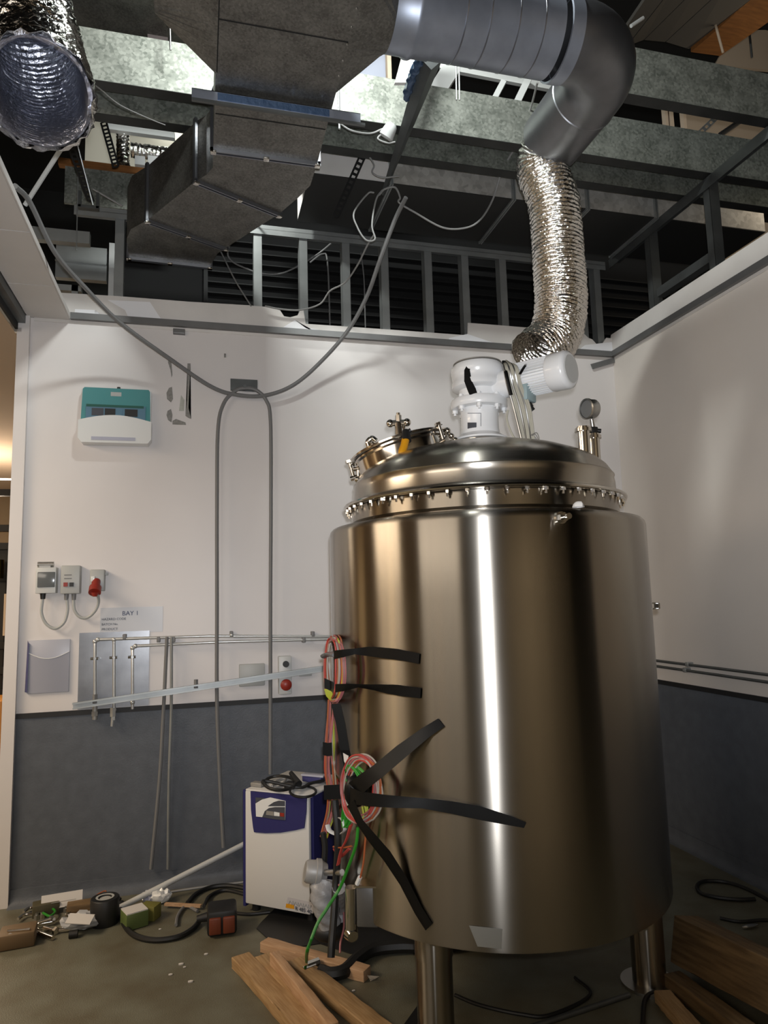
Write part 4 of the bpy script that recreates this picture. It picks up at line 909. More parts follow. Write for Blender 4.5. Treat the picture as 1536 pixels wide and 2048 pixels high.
# zinc channel leaning across the pipes
ch = thing('channel_rail', 'long zinc channel slanting across the wall in front of the pipes', 'rail', B(145, 1412, -.07))
p0, p1 = B(146, 1412, -.075), B(652, 1336, -.075); d = (p1-p0).normalized(); up_ = Vector((0, 0, 1)); s = (up_-d*up_.dot(d)).normalized()
Rr = Matrix((d, Vector((0, -1, 0)), s)).transposed(); mid = (p0+p1)/2; L_ = (p1-p0).length
bm = new(); bx(bm, mid, (L_, .002, .034), Rr); bx(bm, mid+s*.017-Vector((0, .010, 0)), (L_, .02, .002), Rr); bx(bm, mid-s*.017-Vector((0, .010, 0)), (L_, .02, .002), Rr); bx(bm, mid+s*.013-Vector((0, .019, 0)), (L_, .002, .008), Rr); bx(bm, mid-s*.013-Vector((0, .019, 0)), (L_, .002, .008), Rr)
part('channel', bm, m_stud, ch, smooth=False)
for x, y in ((392, 1366), (190, 1396)):
    q = B(x, y, -.07); bm = new(); cyl(bm, q+Vector((0, .0, .02)), q-Vector((0, 0, .03)), .014, seg=6); part('nut', bm, m_cable, ch)
for i, (x0_, x1_, m_) in enumerate(((334, 316, m_cable), (343, 338, m_stud))):
    cable([B(x0_, 1274, -.045), B((x0_+x1_)/2+2, 1420, -.05), B((x0_+x1_)/2-6 if i == 0 else 338, 1560, -.05), B(302 if i == 0 else 336, 1738, -.03)], .0105 if i == 0 else .009, m_, ('dark grey cable hanging from the chromed pipes towards the floor', 'paler grey cable hanging just right of the dark one')[i])
# blanking plates, stop station
bm, *_ = plate_px(478, 1329, 530, 1371, .02, m_box, .006); solo('blank_plate', bm, m_box, 'grey blanking plate on the wall left of the stop button', 'plate')
bm, *_ = plate_px(599, 1338, 624, 1352, .015, m_box, .003); solo('blank_plate', bm, m_box, 'small grey plate half hidden behind the slanting channel', 'plate')
st = thing('stop_station', 'grey control box with a black button over a red mushroom stop button', 'push button', B(570, 1388))
bm, *_ = plate_px(557, 1313, 584, 1388, .05, m_box, .006); part('body', bm, m_boxl, st)
q = B(571.5, 1328, -.05); bm = new(); cyl(bm, q, q-Vector((0, .02, 0)), .019, seg=24); part('button', bm, m_black, st, label='black push button')
q = B(571.5, 1369, -.055); bm = new(); lathe(bm, [(.018, 0), (.018, .012), (.034, .016), (.034, .026), (.026, .034), (0, .038)], c=q, rot=frame_z((0, -1, 0)), seg=28); part('stop_button', bm, m_red, st, label='red mushroom button')
# pipes on the right wall
pr = thing('pipework', 'pair of thin grey pipes clipped along the right wall above the blue panel', 'pipes', W(1450, 1350, -.03))
for yy0, yy1 in ((1321.5, 1349.5), (1332.5, 1364.5)):
    a, b = W(1315, yy0, -.03), W(1536, yy1, -.03); d = (b-a); bm = new(); cyl(bm, a-d*.35, b+d*1.2, .0085, seg=10); part('pipe', bm, m_studd, pr)
for x, y in ((1376, 1329), (1371, 1340)):
    q = W(x, y, -.03); bm = new(); bx2(bm, (-.042, q.y-.014, q.z-.014), (0, q.y+.014, q.z+.014), .003); part('pipe_clip', bm, m_stud, pr)
# smudges on the back wall
for i, (x, y, w_, h_) in enumerate(((323, 1200, 16, 7), (402, 1231, 3, 14), (418, 1248, 4, 5), (612, 1058, 2, 2))):
    pass

# ================================================================ beyond the open left side
hl = thing('ceiling_light', 'lit tube fitting in the hall beyond the wall, upper one', 'light', (-5.2, 4.6, 2.95))
bm = new(); q = B(-10, 892, 4.6); bx2(bm, (q.x-1.0, 4.5, q.z-.02), (B(24, 900, 4.6).x, 4.75, q.z+.05)); part('diffuser', bm, m_lamp, hl, smooth=False)
hl = thing('ceiling_light', 'lit tube fitting in the hall beyond the wall, lower one', 'light', (-5.6, 6.0, 2.9))
bm = new(); q = B(-10, 957, 6.0); bx2(bm, (q.x-1.2, 5.9, q.z-.02), (B(31, 957, 6).x, 6.0, q.z+.03)); part('diffuser', bm, m_lamp, hl, smooth=False)
rk = thing('storage_rack', 'dark metal racking full of pipework glimpsed past the wall end', 'rack', (-5.3, 3.2, 0))
m_rack = mat('rack_dark', (.02, .018, .015), .5, .4)
ry = 3.2
for px in (6, 22): q = B(px, 1200, ry); bm = new(); bx2(bm, (q.x-.05, ry, 0), (q.x+.03, ry+.08, 2.2 if px == 6 else 2.05)); part('upright', bm, m_rack, rk, smooth=False)
for py in (985, 1056, 1092, 1155, 1290, 1340, 1385): q = B(10, py, ry); bm = new(); bx2(bm, (q.x-1.0, ry-.03, q.z-.035), (B(34, py, ry).x+.3, ry+.05, q.z+.03)); part('shelf_beam', bm, m_rack, rk, smooth=False)
q = B(12, 1340, ry); bm = new(); bx2(bm, (q.x-.9, ry+.1, .62), (q.x+.6, ry+.14, 1.62)); part('back_sheet', bm, m_rack, rk, smooth=False)
bm = new(); q = B(14, 1225, ry-.08); cyl(bm, (q.x, ry-.08, 1.35), (q.x, ry-.08, 1.75), .03, seg=14); part('pale_pipe', bm, m_tan, rk)
bm = new(); q = B(19, 1140, ry-.1); cyl(bm, (q.x-.1, ry-.1, q.z-.08), (q.x-.1, ry-.1, q.z+.10), .05, seg=14); part('brass_pot', bm, mat('brass', (.40, .28, .06), .3, 1.0), rk)
bm = new(); q = B(4, 1450, 2.4); bx2(bm, (q.x-1.0, 2.4, 0), (B(17, 1450, 2.4).x, 2.9, B(5, 1402, 2.4).z), .01); solo('orange_cabinet', bm, mat('orange_paint', (.55, .22, .03), .5), 'orange steel cabinet standing past the wall end', 'cabinet')

# ================================================================ compressor-like cabinet beside the tank
fl_, fr_ = F(489, 1816, .02), F(627, 1842, .02)
cu_ = (fr_-fl_).normalized(); cw_ = Vector((-cu_.y, cu_.x, 0)); CWID = (fr_-fl_).length; CDEP = .42
def CF(px, py, d=0.0):      # point on the cabinet's front, d proud of it
    n = -cw_; o0 = fl_+n*d; r_ = ray(px, py); return EYE+r_*((o0-EYE).dot(n)/r_.dot(n))
CH = CF(492, 1580).z
cab = thing('cabinet', 'white and dark blue floor cabinet standing left of the tank with cables on top', 'cabinet', (fl_+fr_)/2+cw_*.2-Vector((0, 0, .02)))
Rc = Matrix((cu_, cw_, Vector((0, 0, 1)))).transposed()
def CP(u, w_, z): return fl_+cu_*u+cw_*w_+Vector((0, 0, z-.02))
bm = new(); bx(bm, (CP(0, 0, 0)+CP(CWID, CDEP, 0))/2+Vector((0, 0, (CH+.05)/2)), (CWID, CDEP-.03, CH-.05-.006), Rc); part('body', bm, m_cabb, cab, smooth=False)
bm = new(); bx(bm, (CP(.014, -.012, 0)+CP(CWID-.012, .012, 0))/2+Vector((0, 0, (CH+.05)/2)), (CWID-.026, .024, CH-.05), Rc, bev=.006); fp_ = part('front_panel', bm, m_cabw, cab)
bm = new(); bx(bm, (CP(.008, 0, 0)+CP(CWID-.004, CDEP, 0))/2+Vector((0, 0, CH)), (CWID-.012, CDEP, .012), Rc, bev=.004); part('top_panel', bm, m_cabw, cab)
bm = new(); bx(bm, CP(.0, .05, 0)+Vector((0, 0, (CH+.03)/2)), (.016, .10, CH-.03), Rc); part('side_trim', bm, m_cabb, cab, smooth=False)
for u, w_ in ((.04, .05), (CWID-.04, .05), (.04, CDEP-.05), (CWID-.04, CDEP-.05)):
    bm = new(); q = CP(u, w_, 0); cyl(bm, (q.x, q.y, 0), (q.x, q.y, .055), .022, seg=14); part('foot', bm, m_black, cab)
def cfpoly(pts, d, th, m, parent, nm, label=None):
    P_ = [CF(x, y, .024) for x, y in pts]; bm = new(); prism(bm, [p_-cw_*d for p_ in P_], cw_*(-th)); bmesh.ops.triangulate(bm, faces=[f for f in bm.faces if len(f.verts) > 4]); return part(nm, bm, m, parent, label, smooth=False)
fas = cfpoly([(500, 1583), (540, 1587), (612, 1594), (611, 1625), (607, 1657), (590, 1661), (560, 1666), (530, 1667), (507, 1665), (505, 1655), (501, 1620)], -.014, .010, m_cabb, cab, 'fascia')
cfpoly([(511, 1607), (512, 1633), (540, 1636), (570, 1640), (571, 1602), (540, 1595), (524, 1599)], -.003, .003, m_wht, fas, 'badge_panel', 'white and black printed badge')
cfpoly([(511, 1595), (530, 1596), (519, 1601), (511, 1606)], -.003, .003, m_ink, fas, 'badge_corner')
cfpoly([(525, 1634), (530, 1622), (538, 1616), (550, 1614), (570, 1614), (570, 1640), (548, 1638)], .001, .002, m_ink, fas, 'badge_swoosh')
cfpoly([(536, 1612), (548, 1604), (558, 1601), (570, 1602), (570, 1612), (552, 1612)], .001, .002, m_ink, fas, 'badge_swoosh')
cfpoly([(534, 1621), (548, 1623), (548, 1631), (533, 1629)], .003, .002, m_pewter, fas, 'display')
cfpoly([(549, 1623), (560, 1625), (560, 1632), (549, 1631)], .003, .002, m_wht, fas, 'key')
cfpoly([(561, 1625), (569, 1626), (569, 1633), (561, 1632)], .003, .002, m_red, fas, 'key', 'red key')
cfpoly([(573, 1796), (624, 1807), (624, 1829), (569, 1816)], -.013, .0015, mat('sticker_white', (.45, .44, .46), .5), fp_, 'sticker')
cfpoly([(570, 1809), (586, 1811), (586, 1820), (569, 1817)], -.0112, .001, m_yellow, fp_, 'sticker_mark', 'orange square on the sticker')
q = CF(590, 1820, .016); text('R 485 40', .026, m_ink, fp_, q, CF(624, 1828, .016)-q, (0, 0, 1))
bm = new()
for k in range(13):
    q = CF(578+3.5*k, 1804.5+.78*k, .0150); bx(bm, q, (.003, .0008, .020), Rc @ Matrix.Rotation((.5, -.5, 0)[k % 3], 3, 'Y'))
part('faint_print', bm, m_box, fp_, smooth=False)
# coiled lead and small parts on the cabinet
ZC = CH+.006
def CTp(px, py, dz=.008): return F(px, py, ZC+dz)
cable([CTp(520, 1568)]+[CTp(560+31*math.cos(a), 1566+14*math.sin(a), .008+.004*k) for k, a in enumerate([PI+.0+.55*i for i in range(13)])]+[CTp(598, 1575, .02), CTp(620, 1567, .02), CTp(648, 1561, .02)], .0085, m_black, 'black lead coiled on top of the white cabinet', n=5)
cable([CTp(607, 1573, .02)]+[CTp(606+26*math.cos(a), 1583+11*math.sin(a), .008) for a in (-1.2, -.5, .2, .9, 1.6, 2.3, 3.0)]+[CTp(582, 1572, .02)], .0065, m_black, 'single black loop of lead hanging to the front edge of the cabinet top', n=5)
cable([CTp(544, 1572), CTp(556, 1560), CTp(572, 1558), CTp(560, 1572), CTp(550, 1576)], .006, m_wcable, 'pale small lead lying inside the coil on the cabinet', n=5)
bm = new(); cyl(bm, CTp(598, 1568, .03), CTp(582, 1546, .06), .018, .012, seg=12); solo('plug', bm, m_black, 'black rubber plug sticking up from the coiled lead', 'plug')
bm = new(); bx(bm, CTp(582, 1570, .018), (.06, .05, .034), Rc, bev=.006); solo('adaptor', bm, m_black, 'black block adaptor lying inside the coiled lead', 'adaptor')
bm = new(); bx(bm, CTp(516, 1568, .012), (.07, .045, .022), Rc, bev=.005); solo('plug', bm, m_pewter, 'dull grey plug at the back left of the cabinet top', 'plug')
pb = thing('tool_case', 'indigo flat case with a clear edge at the back of the cabinet top', 'case', CTp(627, 1560, 0))
bm = new(); bx(bm, CTp(628, 1556, .025), (.12, .06, .035), Rc, bev=.008); part('case_body', bm, m_purple, pb)
bm = new(); bx(bm, CTp(628, 1550, .045), (.14, .05, .010), Rc, bev=.004); part('clear_rim', bm, m_poly, pb)

# ================================================================ wiring on the tank side
rw = random.Random(11)
def E3(px, py, off=-.22):       # beside the tank edge, or just proud of the steel where the tank is in the way
    p_ = A(px, py, off); d_ = (p_.xy-TC).length
    if d_ < TR+.03 and ZJ0 < p_.z < ZJ1 and px > 668: return T(px, py, .03-off*.06)
    return p_
def strands(name, label, paths, mats, n, jit, r, thick=.012):
    t = thing(name, label, 'wires', paths[0][-1]-Vector((0, 0, 0)))
    for k in range(n):
        base = paths[k % len(paths)]; ox, oz, oy = rw.uniform(-jit, jit), rw.uniform(-jit, jit), rw.uniform(-thick, thick)
        pts = [p_+LAT*(ox*(1+.4*math.sin(i*1.3+k)))+Vector((0, 0, oz*.5))+DEP*oy for i, p_ in enumerate(base)]
        bm = new(); tube(bm, pts, r, seg=6, n=5); part('wire', bm, mats[k % len(mats)], t)
    return t
def oval(cx, cy, rx, ry, off, a0=-.3, turns=1.0, n=14):
    return [E3(cx+rx*math.cos(a0+2*PI*turns*i/n), cy+ry*math.sin(a0+2*PI*turns*i/n), off) for i in range(n+1)]
MW_ = [m_pink, m_rwire, m_wwire, m_pink, m_owire, m_wwire, m_ywire, m_rwire]
strands('wire_coil', 'upper long coil of pink, red and cream wires taped to the tank edge', [oval(668, 1338, 17, 66, -.20), oval(666, 1336, 12, 60, -.23), oval(671, 1340, 20, 62, -.19)], MW_, 16, .008, .0036)
bm = new(); ribbon(bm, [E3(655, 1378, -.26), E3(660, 1392, -.26), E3(665, 1403, -.25)], [LAT*.014, LAT*.016, LAT*.006], [-DEP]*3, .004); solo('tape_tab', bm, m_ywire, 'yellow green tape tab below the upper wire coil', 'tape')
strands('wire_bundle', 'long bundle of red and cream wires running down the tank edge', [[E3(663, 1400), E3(660, 1440), E3(656, 1490), E3(655, 1540), E3(661, 1585), E3(660, 1620), E3(652, 1650), E3(646, 1672)], [E3(666, 1400), E3(665, 1440), E3(664, 1490), E3(668, 1540), E3(671, 1590), E3(668, 1625), E3(656, 1655), E3(649, 1675)]], [m_pink, m_owire, m_pink, m_wwire, m_rwire, m_ywire, m_pink], 15, .012, .0036)
strands('wire_coil', 'lower round coil of pink, red and cream wires behind the crossing tape', [oval(722, 1578, 33, 66, -.42, .4), oval(728, 1580, 32, 62, -.44, 1.1), oval(720, 1575, 36, 58, -.43, 2.0)], [m_pink, m_wwire, m_rwire, m_pink, m_wwire, m_owire, m_pink], 20, .012, .0034)
strands('wire_hank', 'bright green hank of wires in the lower coil, above the crossing tape', [[E3(712, 1588, -.45), E3(697, 1560, -.46), E3(692, 1536, -.46), E3(704, 1530, -.46), E3(718, 1540, -.46), E3(727, 1550, -.46)], [E3(700, 1580, -.45), E3(694, 1548, -.46), E3(700, 1532, -.46), E3(714, 1545, -.46), E3(722, 1560, -.46)]], [m_green], 9, .010, .0034)
strands('wire_hank', 'bright green hank of wires below the crossing tape', [[E3(696, 1598, -.42), E3(690, 1630, -.43), E3(692, 1652, -.43), E3(700, 1640, -.43), E3(706, 1615, -.43), E3(700, 1596, -.43)], [E3(700, 1600, -.42), E3(698, 1635, -.43), E3(688, 1655, -.43), E3(686, 1630, -.43), E3(692, 1600, -.43)], [E3(728, 1610, -.43), E3(730, 1630, -.43), E3(724, 1650, -.43)]], [m_green, m_green, m_ywire], 12, .008, .0036)
strands('wire_tail', 'red wires crossing like a star below the green hank', [[E3(704, 1650, -.40), E3(694, 1680, -.40), E3(684, 1700, -.40), E3(678, 1730, -.38)], [E3(666, 1694, -.40), E3(684, 1696, -.41), E3(702, 1693, -.40)], [E3(668, 1696, -.40), E3(680, 1712, -.41), E3(700, 1696, -.40)]], [m_rwire, m_owire, m_rwire], 10, .005, .0028)
cable([E3(716, 1655, -.45), E3(712, 1690, -.45), E3(698, 1730, -.45), E3(680, 1775, -.48), E3(655, 1815, -.52), E3(636, 1845, -.55), E3(622, 1880, -.58), E3(614, 1905, -.62), F(613, 1925, .03)], .006, m_green, 'long green earth wire trailing from the coil to a clamp on the floor')
cable([E3(733, 1655, -.45), E3(730, 1690, -.45), E3(727, 1725, -.44), E3(720, 1758, -.44), E3(715, 1768, -.43)], .0035, m_owire, 'single orange wire hanging to the top of the steel junction box')
bm = new(); cyl(bm, E3(720, 1754, -.44), E3(714, 1768, -.43), .008, seg=8); solo('terminal', bm, m_wht, 'white crimp terminal on the end of the orange wire', 'terminal')
cable([E3(678, 1770, -.30), E3(685, 1800, -.30), E3(688, 1850, -.32), E3(681, 1885, -.36), E3(680, 1906, -.38)], .004, m_pink, 'thin pink wire with bare ends hanging beside the black cable')
cable([E3(646, 1665, -.30), E3(650, 1700, -.30), E3(643, 1760, -.30), E3(626, 1800, -.28)], .012, m_black, 'thick black cable going down from the wire bundle beside the cabinet')
cable([E3(670, 1600, -.34), E3(676, 1680, -.36), E3(672, 1760, -.42), E3(668, 1830, -.46), E3(664, 1880, -.50), E3(662, 1915, -.52)], .014, m_black, 'thick black cable hanging straight to the floor beside the steel leg box')
bm = new(); tube(bm, [E3(655, 1650, -.36), E3(660, 1662, -.38), E3(676, 1668, -.40), E3(690, 1660, -.40), E3(686, 1640, -.40), E3(672, 1634, -.38)], .010, seg=8, flat=.35); solo('cable_tie', bm, m_boxl, 'pale plastic strap curled round the wires below the tape', 'strap')
bm = new(); prism(bm, [E3(686, 1506, -.43), E3(697, 1512, -.43), E3(694, 1530, -.43), E3(689, 1530, -.43)], DEP*.003); solo('paper_tag', bm, m_paper, 'small white paper tag beside the black tape', 'tag', smooth=False)
# black tape ends
def tape(label, topp, botp, lift, nm='tape_strip'):
    bm = new(); rows = []
    n = len(topp)
    for i in range(n):
        dr = lift[i] if isinstance(lift, (list, tuple)) else lift
        def pt(x, y, e=0):
            q_ = T(x, y, dr+e); return q_
        rows.append((pt(*topp[i]), pt(*botp[i]), pt(*botp[i], .004), pt(*topp[i], .004)))
    vr = [[bm.verts.new(p_) for p_ in r_] for r_ in rows]
    for i in range(n-1):
        for k in range(4): bm.faces.new((vr[i][k], vr[i][(k+1) % 4], vr[i+1][(k+1) % 4], vr[i+1][k]))
    bm.faces.new(vr[0][::-1]); bm.faces.new(vr[-1])
    return solo(nm, bm, m_tape, label, 'tape', 'black tape strips stuck to the tank', angle=60)
c5 = lambda L_: [(600+x/5.12, 1250+y/5.12) for x, y in L_]
tape('upper of the two level black tape strips on the tank', c5([(345, 262), (450, 250), (560, 240), (700, 222), (820, 228), (1000, 245), (1225, 292)]), c5([(350, 350), (440, 330), (560, 300), (700, 320), (880, 345), (1050, 365), (1215, 400)]), [.085, .070, .035, .012, .004, .003, .003])
tape('lower of the two level black tape strips on the tank', c5([(360, 605), (500, 600), (640, 607), (840, 608), (1000, 612), (1130, 630), (1238, 645)]), c5([(360, 690), (480, 670), (600, 640), (760, 670), (900, 705), (1050, 730), (1232, 752)]), [.085, .070, .035, .012, .004, .003, .003])
tape('black tape strip slanting up to the right from the wire crossing', [(697, 1566), (718, 1550), (745, 1532), (793, 1492), (840, 1459), (876, 1437)], [(722, 1590), (742, 1572), (770, 1550), (820, 1507), (860, 1473), (889, 1453)], [.105, .10, .085, .04, .008, .003])
tape('longest black tape strip running right from the wire crossing to a ragged point', [(700, 1574), (721, 1583), (776, 1590), (844, 1596), (900, 1602), (960, 1612), (1022, 1632), (1053, 1645)], [(700, 1608), (735, 1612), (790, 1616), (844, 1617), (900, 1627), (960, 1640), (1015, 1650), (1048, 1656)], [.11, .105, .085, .04, .012, .004, .003, .003])
tape('black tape strip slanting down to the right from the wire crossing', [(708, 1600), (726, 1640), (750, 1668), (780, 1702), (812, 1752), (844, 1815), (865, 1848)], [(694, 1612), (716, 1652), (738, 1684), (768, 1722), (800, 1770), (830, 1828), (851, 1861)], [.11, .10, .08, .045, .012, .004, .003])
def dtape(label, pts, w_, off, dirv=LAT):
    bm = new(); ribbon(bm, [E3(x, y, off) for x, y in pts], [dirv*w_]*len(pts), [-DEP]*len(pts), .005); return solo('tape_band', bm, m_tape, label, 'tape', 'black tape wound round the wires')
VZ = Vector((0, 0, 1))
bm = new(); tube(bm, [E3(648, 1312, -.24), E3(660, 1308, -.27), E3(674, 1309, -.24)], .021, seg=10, flat=.5, ref=(0, 0, 1)); 
solo('tape_band', bm, mat('tape_shine', (.09, .09, .09), .3), 'shiny black tape round the upper coil, higher wrap', 'tape', 'black tape wound round the wires')
dtape('black tape round the upper coil, wrap nearer the yellow tab', [(649, 1366), (660, 1371), (674, 1378)], .020, -.27, VZ)
dtape('black tape round the wire bundle halfway down the blue panel', [(646, 1497), (656, 1499), (664, 1498)], .026, -.26, VZ)
dtape('black tape running level from the wire bundle to the crossing', [(648, 1585), (670, 1584), (700, 1582), (716, 1582)], .026, -.48, VZ)
dtape('black tape hanging from the upper coil down to the crossing', [(672, 1408), (682, 1450), (690, 1500), (700, 1545), (708, 1580)], .018, -.46)
bm = new(); sph(bm, E3(712, 1582, -.50), .045, scale=(1.0, .6, 1.3)); solo('tape_knot', bm, m_tape, 'black knot of tape where the strips cross', 'tape')

# junction fittings and the steel box under the tank edge
jb = thing('junction_box', 'square stainless steel junction box on the lower left side of the tank', 'junction box', E3(730, 1860, -.30))
a, b = E3(712, 1771, -.32), E3(756, 1856, -.32)
a, b = A(712, 1771, -.52), A(756, 1856, -.52)
bm = new(); c = (a+b)/2; bx(bm, c+DEP*.04, ((b-a).dot(LAT), .08, a.z-b.z), Matrix((LAT, DEP, VZ)).transposed(), bev=.004); part('box', bm, m_plate, jb)
bm = new(); bx(bm, Vector((c.x, c.y, a.z))+DEP*.035, ((b-a).dot(LAT)+.012, .095, .006), Matrix((LAT, DEP, VZ)).transposed()); part('lid', bm, m_chrome, jb)
bm = new(); cyl(bm, A(702, 1774, -.50), A(702, 1868, -.50), .022, seg=24); part('conduit', bm, m_chrome, jb)
bm = new(); cyl(bm, A(702, 1866, -.50), A(706, 1874, -.52), .028, .02, seg=20); part('elbow', bm, m_chrome, jb)
hd = thing('probe_head', 'round grey connection head on a short stem beside the cabinet', 'connection head', E3(640, 1765, -.30))
q0, q1 = E3(610, 1742, -.36), E3(640, 1745, -.34)
bm = new(); lathe(bm, [(0, 0), (.036, .0), (.042, .010), (.044, .040), (.050, .042), (.050, .060), (.044, .064), (.034, .085), (0, .09)], c=q0, rot=frame_z((q1-q0)), seg=28); part('head', bm, m_pewter if 0 else mat('head_grey', (.33, .325, .32), .45, .2), hd)
bm = new(); cyl(bm, q1, E3(684, 1745, -.22), .012, seg=14); part('stem', bm, m_steel, hd)
hd2 = thing('probe_head', 'taller grey wrapped connection head below the round one', 'connection head', E3(650, 1850, -.34))
bm = new(); tube(bm, [E3(646, 1764, -.34), E3(646, 1785, -.36), E3(652, 1815, -.36), E3(660, 1845, -.34)], .05, seg=20, rfun=lambda i, n_, a: .050*(1-.25*abs(i/(n_-1)-.4))+.004*math.sin(3*a+i)); part('head', bm, m_greyblob, hd2)
bm = new(); cyl(bm, E3(668, 1795, -.34), E3(692, 1800, -.26), .016, seg=14); part('stem', bm, m_steel, hd2)
bm = new(); tube(bm, [E3(678, 1775, -.26), E3(682, 1815, -.28), E3(682, 1842, -.28)], .026, seg=12); part('foil_sleeve', bm, m_greyblob, hd2)
bm = new(); sph(bm, E3(660, 1860, -.25), .07, scale=(1, .8, .6)); solo('rubber_boot', bm, m_black, 'black rubber boot under the wrapped connection head', 'boot')

# ================================================================ things on the floor
bm = new(); prism(bm, [F(x, y, .001) for x, y in [(513, 1858), (522, 1846), (552, 1816), (640, 1832), (760, 1850), (880, 1868), (900, 1900), (780, 1902), (700, 1908), (640, 1888), (590, 1896), (545, 1887)]], (0, 0, .004)); bmesh.ops.triangulate(bm, faces=[f for f in bm.faces if len(f.verts) > 4])
solo('rubber_mat', bm, m_black, 'flat black rubber sheet on the floor between cabinet and tank', 'mat', smooth=False)
cable([F(640, 1942, .03), F(662, 1948, .03), F(690, 1941, .03), F(715, 1918, .03), F(745, 1900, .03), F(800, 1893, .03), F(880, 1893, .03), F(960, 1880, .03)], .028, m_black, 'thick black hose on the floor curving from the clamp to under the tank')
ck = thing('hose_clamp', 'bright metal clamp on the end of the black hose with the green wire', 'clamp', F(622, 1938))
for x, y, z in ((617, 1938, .035), (624, 1928, .045)):
    q = F(x, y, z); bm = new(); cyl(bm, q-Vector((.025, .01, 0)), q+Vector((.03, .012, 0)), .018, seg=8); part('jaw', bm, m_chrome, ck)
def board(a, b, wd, th, z0, m, label, z1=None, roll=0):
    a, b = Vector(a), Vector(b); a.z = z0+th/2; b.z = (z0 if z1 is None else z1)+th/2; d = (b-a); L_ = d.length; d.normalize(); s = d.cross(VZ).normalized(); n_ = s.cross(d)
    R_ = Matrix((d, s, n_)).transposed() @ Matrix.Rotation(roll, 3, 'X'); bm = new(); bx(bm, (0, 0, 0), (L_, wd, th), bev=.004)
    bmesh.ops.subdivide_edges(bm, edges=[e for e in bm.edges if e.calc_length() > L_*.8], cuts=10)
    for v in bm.verts: v.co += Vector((0, random.uniform(-1, 1), random.uniform(-1, 1)))*.0018
    mid_ = (a+b)/2; o_ = finish('wood_plank', bm, m, True, 30); o_.matrix_world = Matrix.LocRotScale(mid_, R_.to_quaternion(), (1, 1, 1))
    o_['label'] = label; o_['category'] = 'wood'; o_['group'] = 'wood offcuts on the floor'; return o_
board(F(481, 1930), F(625, 2090), .085, .045, 0, m_wood, 'outermost left orange-brown plank of the pile at the bottom centre')
board(F(525, 1930), F(690, 2110), .075, .045, 0, m_wood, 'orange-brown plank second from the left in the bottom centre pile')
board(F(590, 1938), F(790, 2100), .08, .045, 0, m_wood, 'orange-brown plank on the right of the bottom centre pile')
board(F(548, 1925, .05), F(668, 2075, .05), .04, .05, .046, m_wood2, 'pale pinkish batten lying on top of the bottom centre planks')
board(F(528, 1900), F(735, 1960), .06, .045, .001, m_wood2, 'pale board with a splintered end lying crosswise beyond the other planks')
for k in range(4):
    q = F(735+k*2, 1952+k*3, .02+.005*k); bm = new(); cyl(bm, q, q+Vector((.045-.006*k, -.02+.01*k, 0)), .003, .0008, seg=5); solo('splinter', bm, m_wwire, ('first', 'second', 'third', 'fourth')[k]+' pale splinter counted from the back at the broken board end', 'splinter', 'splinters of the crosswise board')
board(F(1374, 1948), F(1672, 2112), .15, .18, .05, m_wood3, 'largest rough timber at the bottom right, resting on smaller pieces', roll=.25)
board(F(1345, 1975), F(1540, 2120), .075, .06, 0, m_wood3, 'squared brown batten in front of the big timber at the bottom right')
board(F(1325, 2004), F(1400, 2090), .065, .045, 0, m_wood, 'short yellow-brown offcut nearest the tank leg at the bottom right')
board(F(1420, 1930), F(1640, 2040), .10, .055, 0, m_wood3, 'brown plank half hidden behind the big timber at the bottom right')
# white pole leaning
bm = new(); cyl(bm, F(236, 1817, .016), B(520, 1672, -.03), .015, seg=14); solo('pole', bm, m_boxl, 'long white plastic pole slanting from the floor behind the cabinet', 'pole')
bm = new(); tube(bm, [F(300, 1790, .006), F(400, 1775, .006), F(490, 1764, .006)], .006, seg=8); solo('thin_tube', bm, m_wcable, 'thin grey tube lying along the foot of the back wall', 'tube')
# twin socket block
sb = thing('socket_block', 'black rubber block with two orange socket flaps at the end of a black cable', 'socket', F(438, 1868))
q0, q1 = F(414, 1878), F(474, 1870); du = (q1-q0).normalized(); dw = Vector((-du.y, du.x, 0)); Rs = Matrix((du, dw, VZ)).transposed(); wd = (q1-q0).length
bm = new(); bx(bm, q0+du*wd/2+dw*.07+Vector((0, 0, .062)), (wd, .15, .115), Rs, bev=.016); part('housing', bm, m_black, sb)
for k in (0, 1):
    bm = new(); bx(bm, q0+du*wd*(.27+.46*k)-dw*.008+Vector((0, 0, .056)), (wd*.40, .02, .075), Rs, bev=.006); part('socket_flap', bm, m_sock, sb)
bm = new(); cyl(bm, q0+dw*.10+Vector((0, 0, .06)), q0+dw*.10-du*.05+Vector((0, 0, .055)), .022, .016, seg=14); part('cable_gland', bm, m_black, sb)
cable([q0+dw*.10-du*.04+Vector((0, 0, .055)), F(400, 1840, .02), F(385, 1858, .014), F(355, 1874, .014), F(310, 1880, .014), F(272, 1872, .014), F(250, 1852, .014), F(241, 1825, .014), F(243, 1805, .014)], .013, m_black, 'black cable curving over the floor from the socket block to the left')
cable([F(395, 1822, .012), F(372, 1812, .012), F(356, 1830, .012), F(352, 1850, .012)], .008, m_cable, 'thin dark cable hooked beside the socket block')
cable([F(490, 1776, .012), F(455, 1771, .012), F(420, 1775, .012), F(392, 1788, .012), F(375, 1806, .012)], .012, m_black, 'outer black cable arc between the cabinet and the socket block')
cable([F(490, 1788, .012), F(450, 1780, .012), F(420, 1792, .012), F(408, 1812, .03)], .010, m_black, 'inner black cable arc between the cabinet and the socket block')
cable([F(470, 1826, .01), F(500, 1828, .01), F(540, 1824, .01)], .008, m_black, 'short black cable from the socket block to under the cabinet')
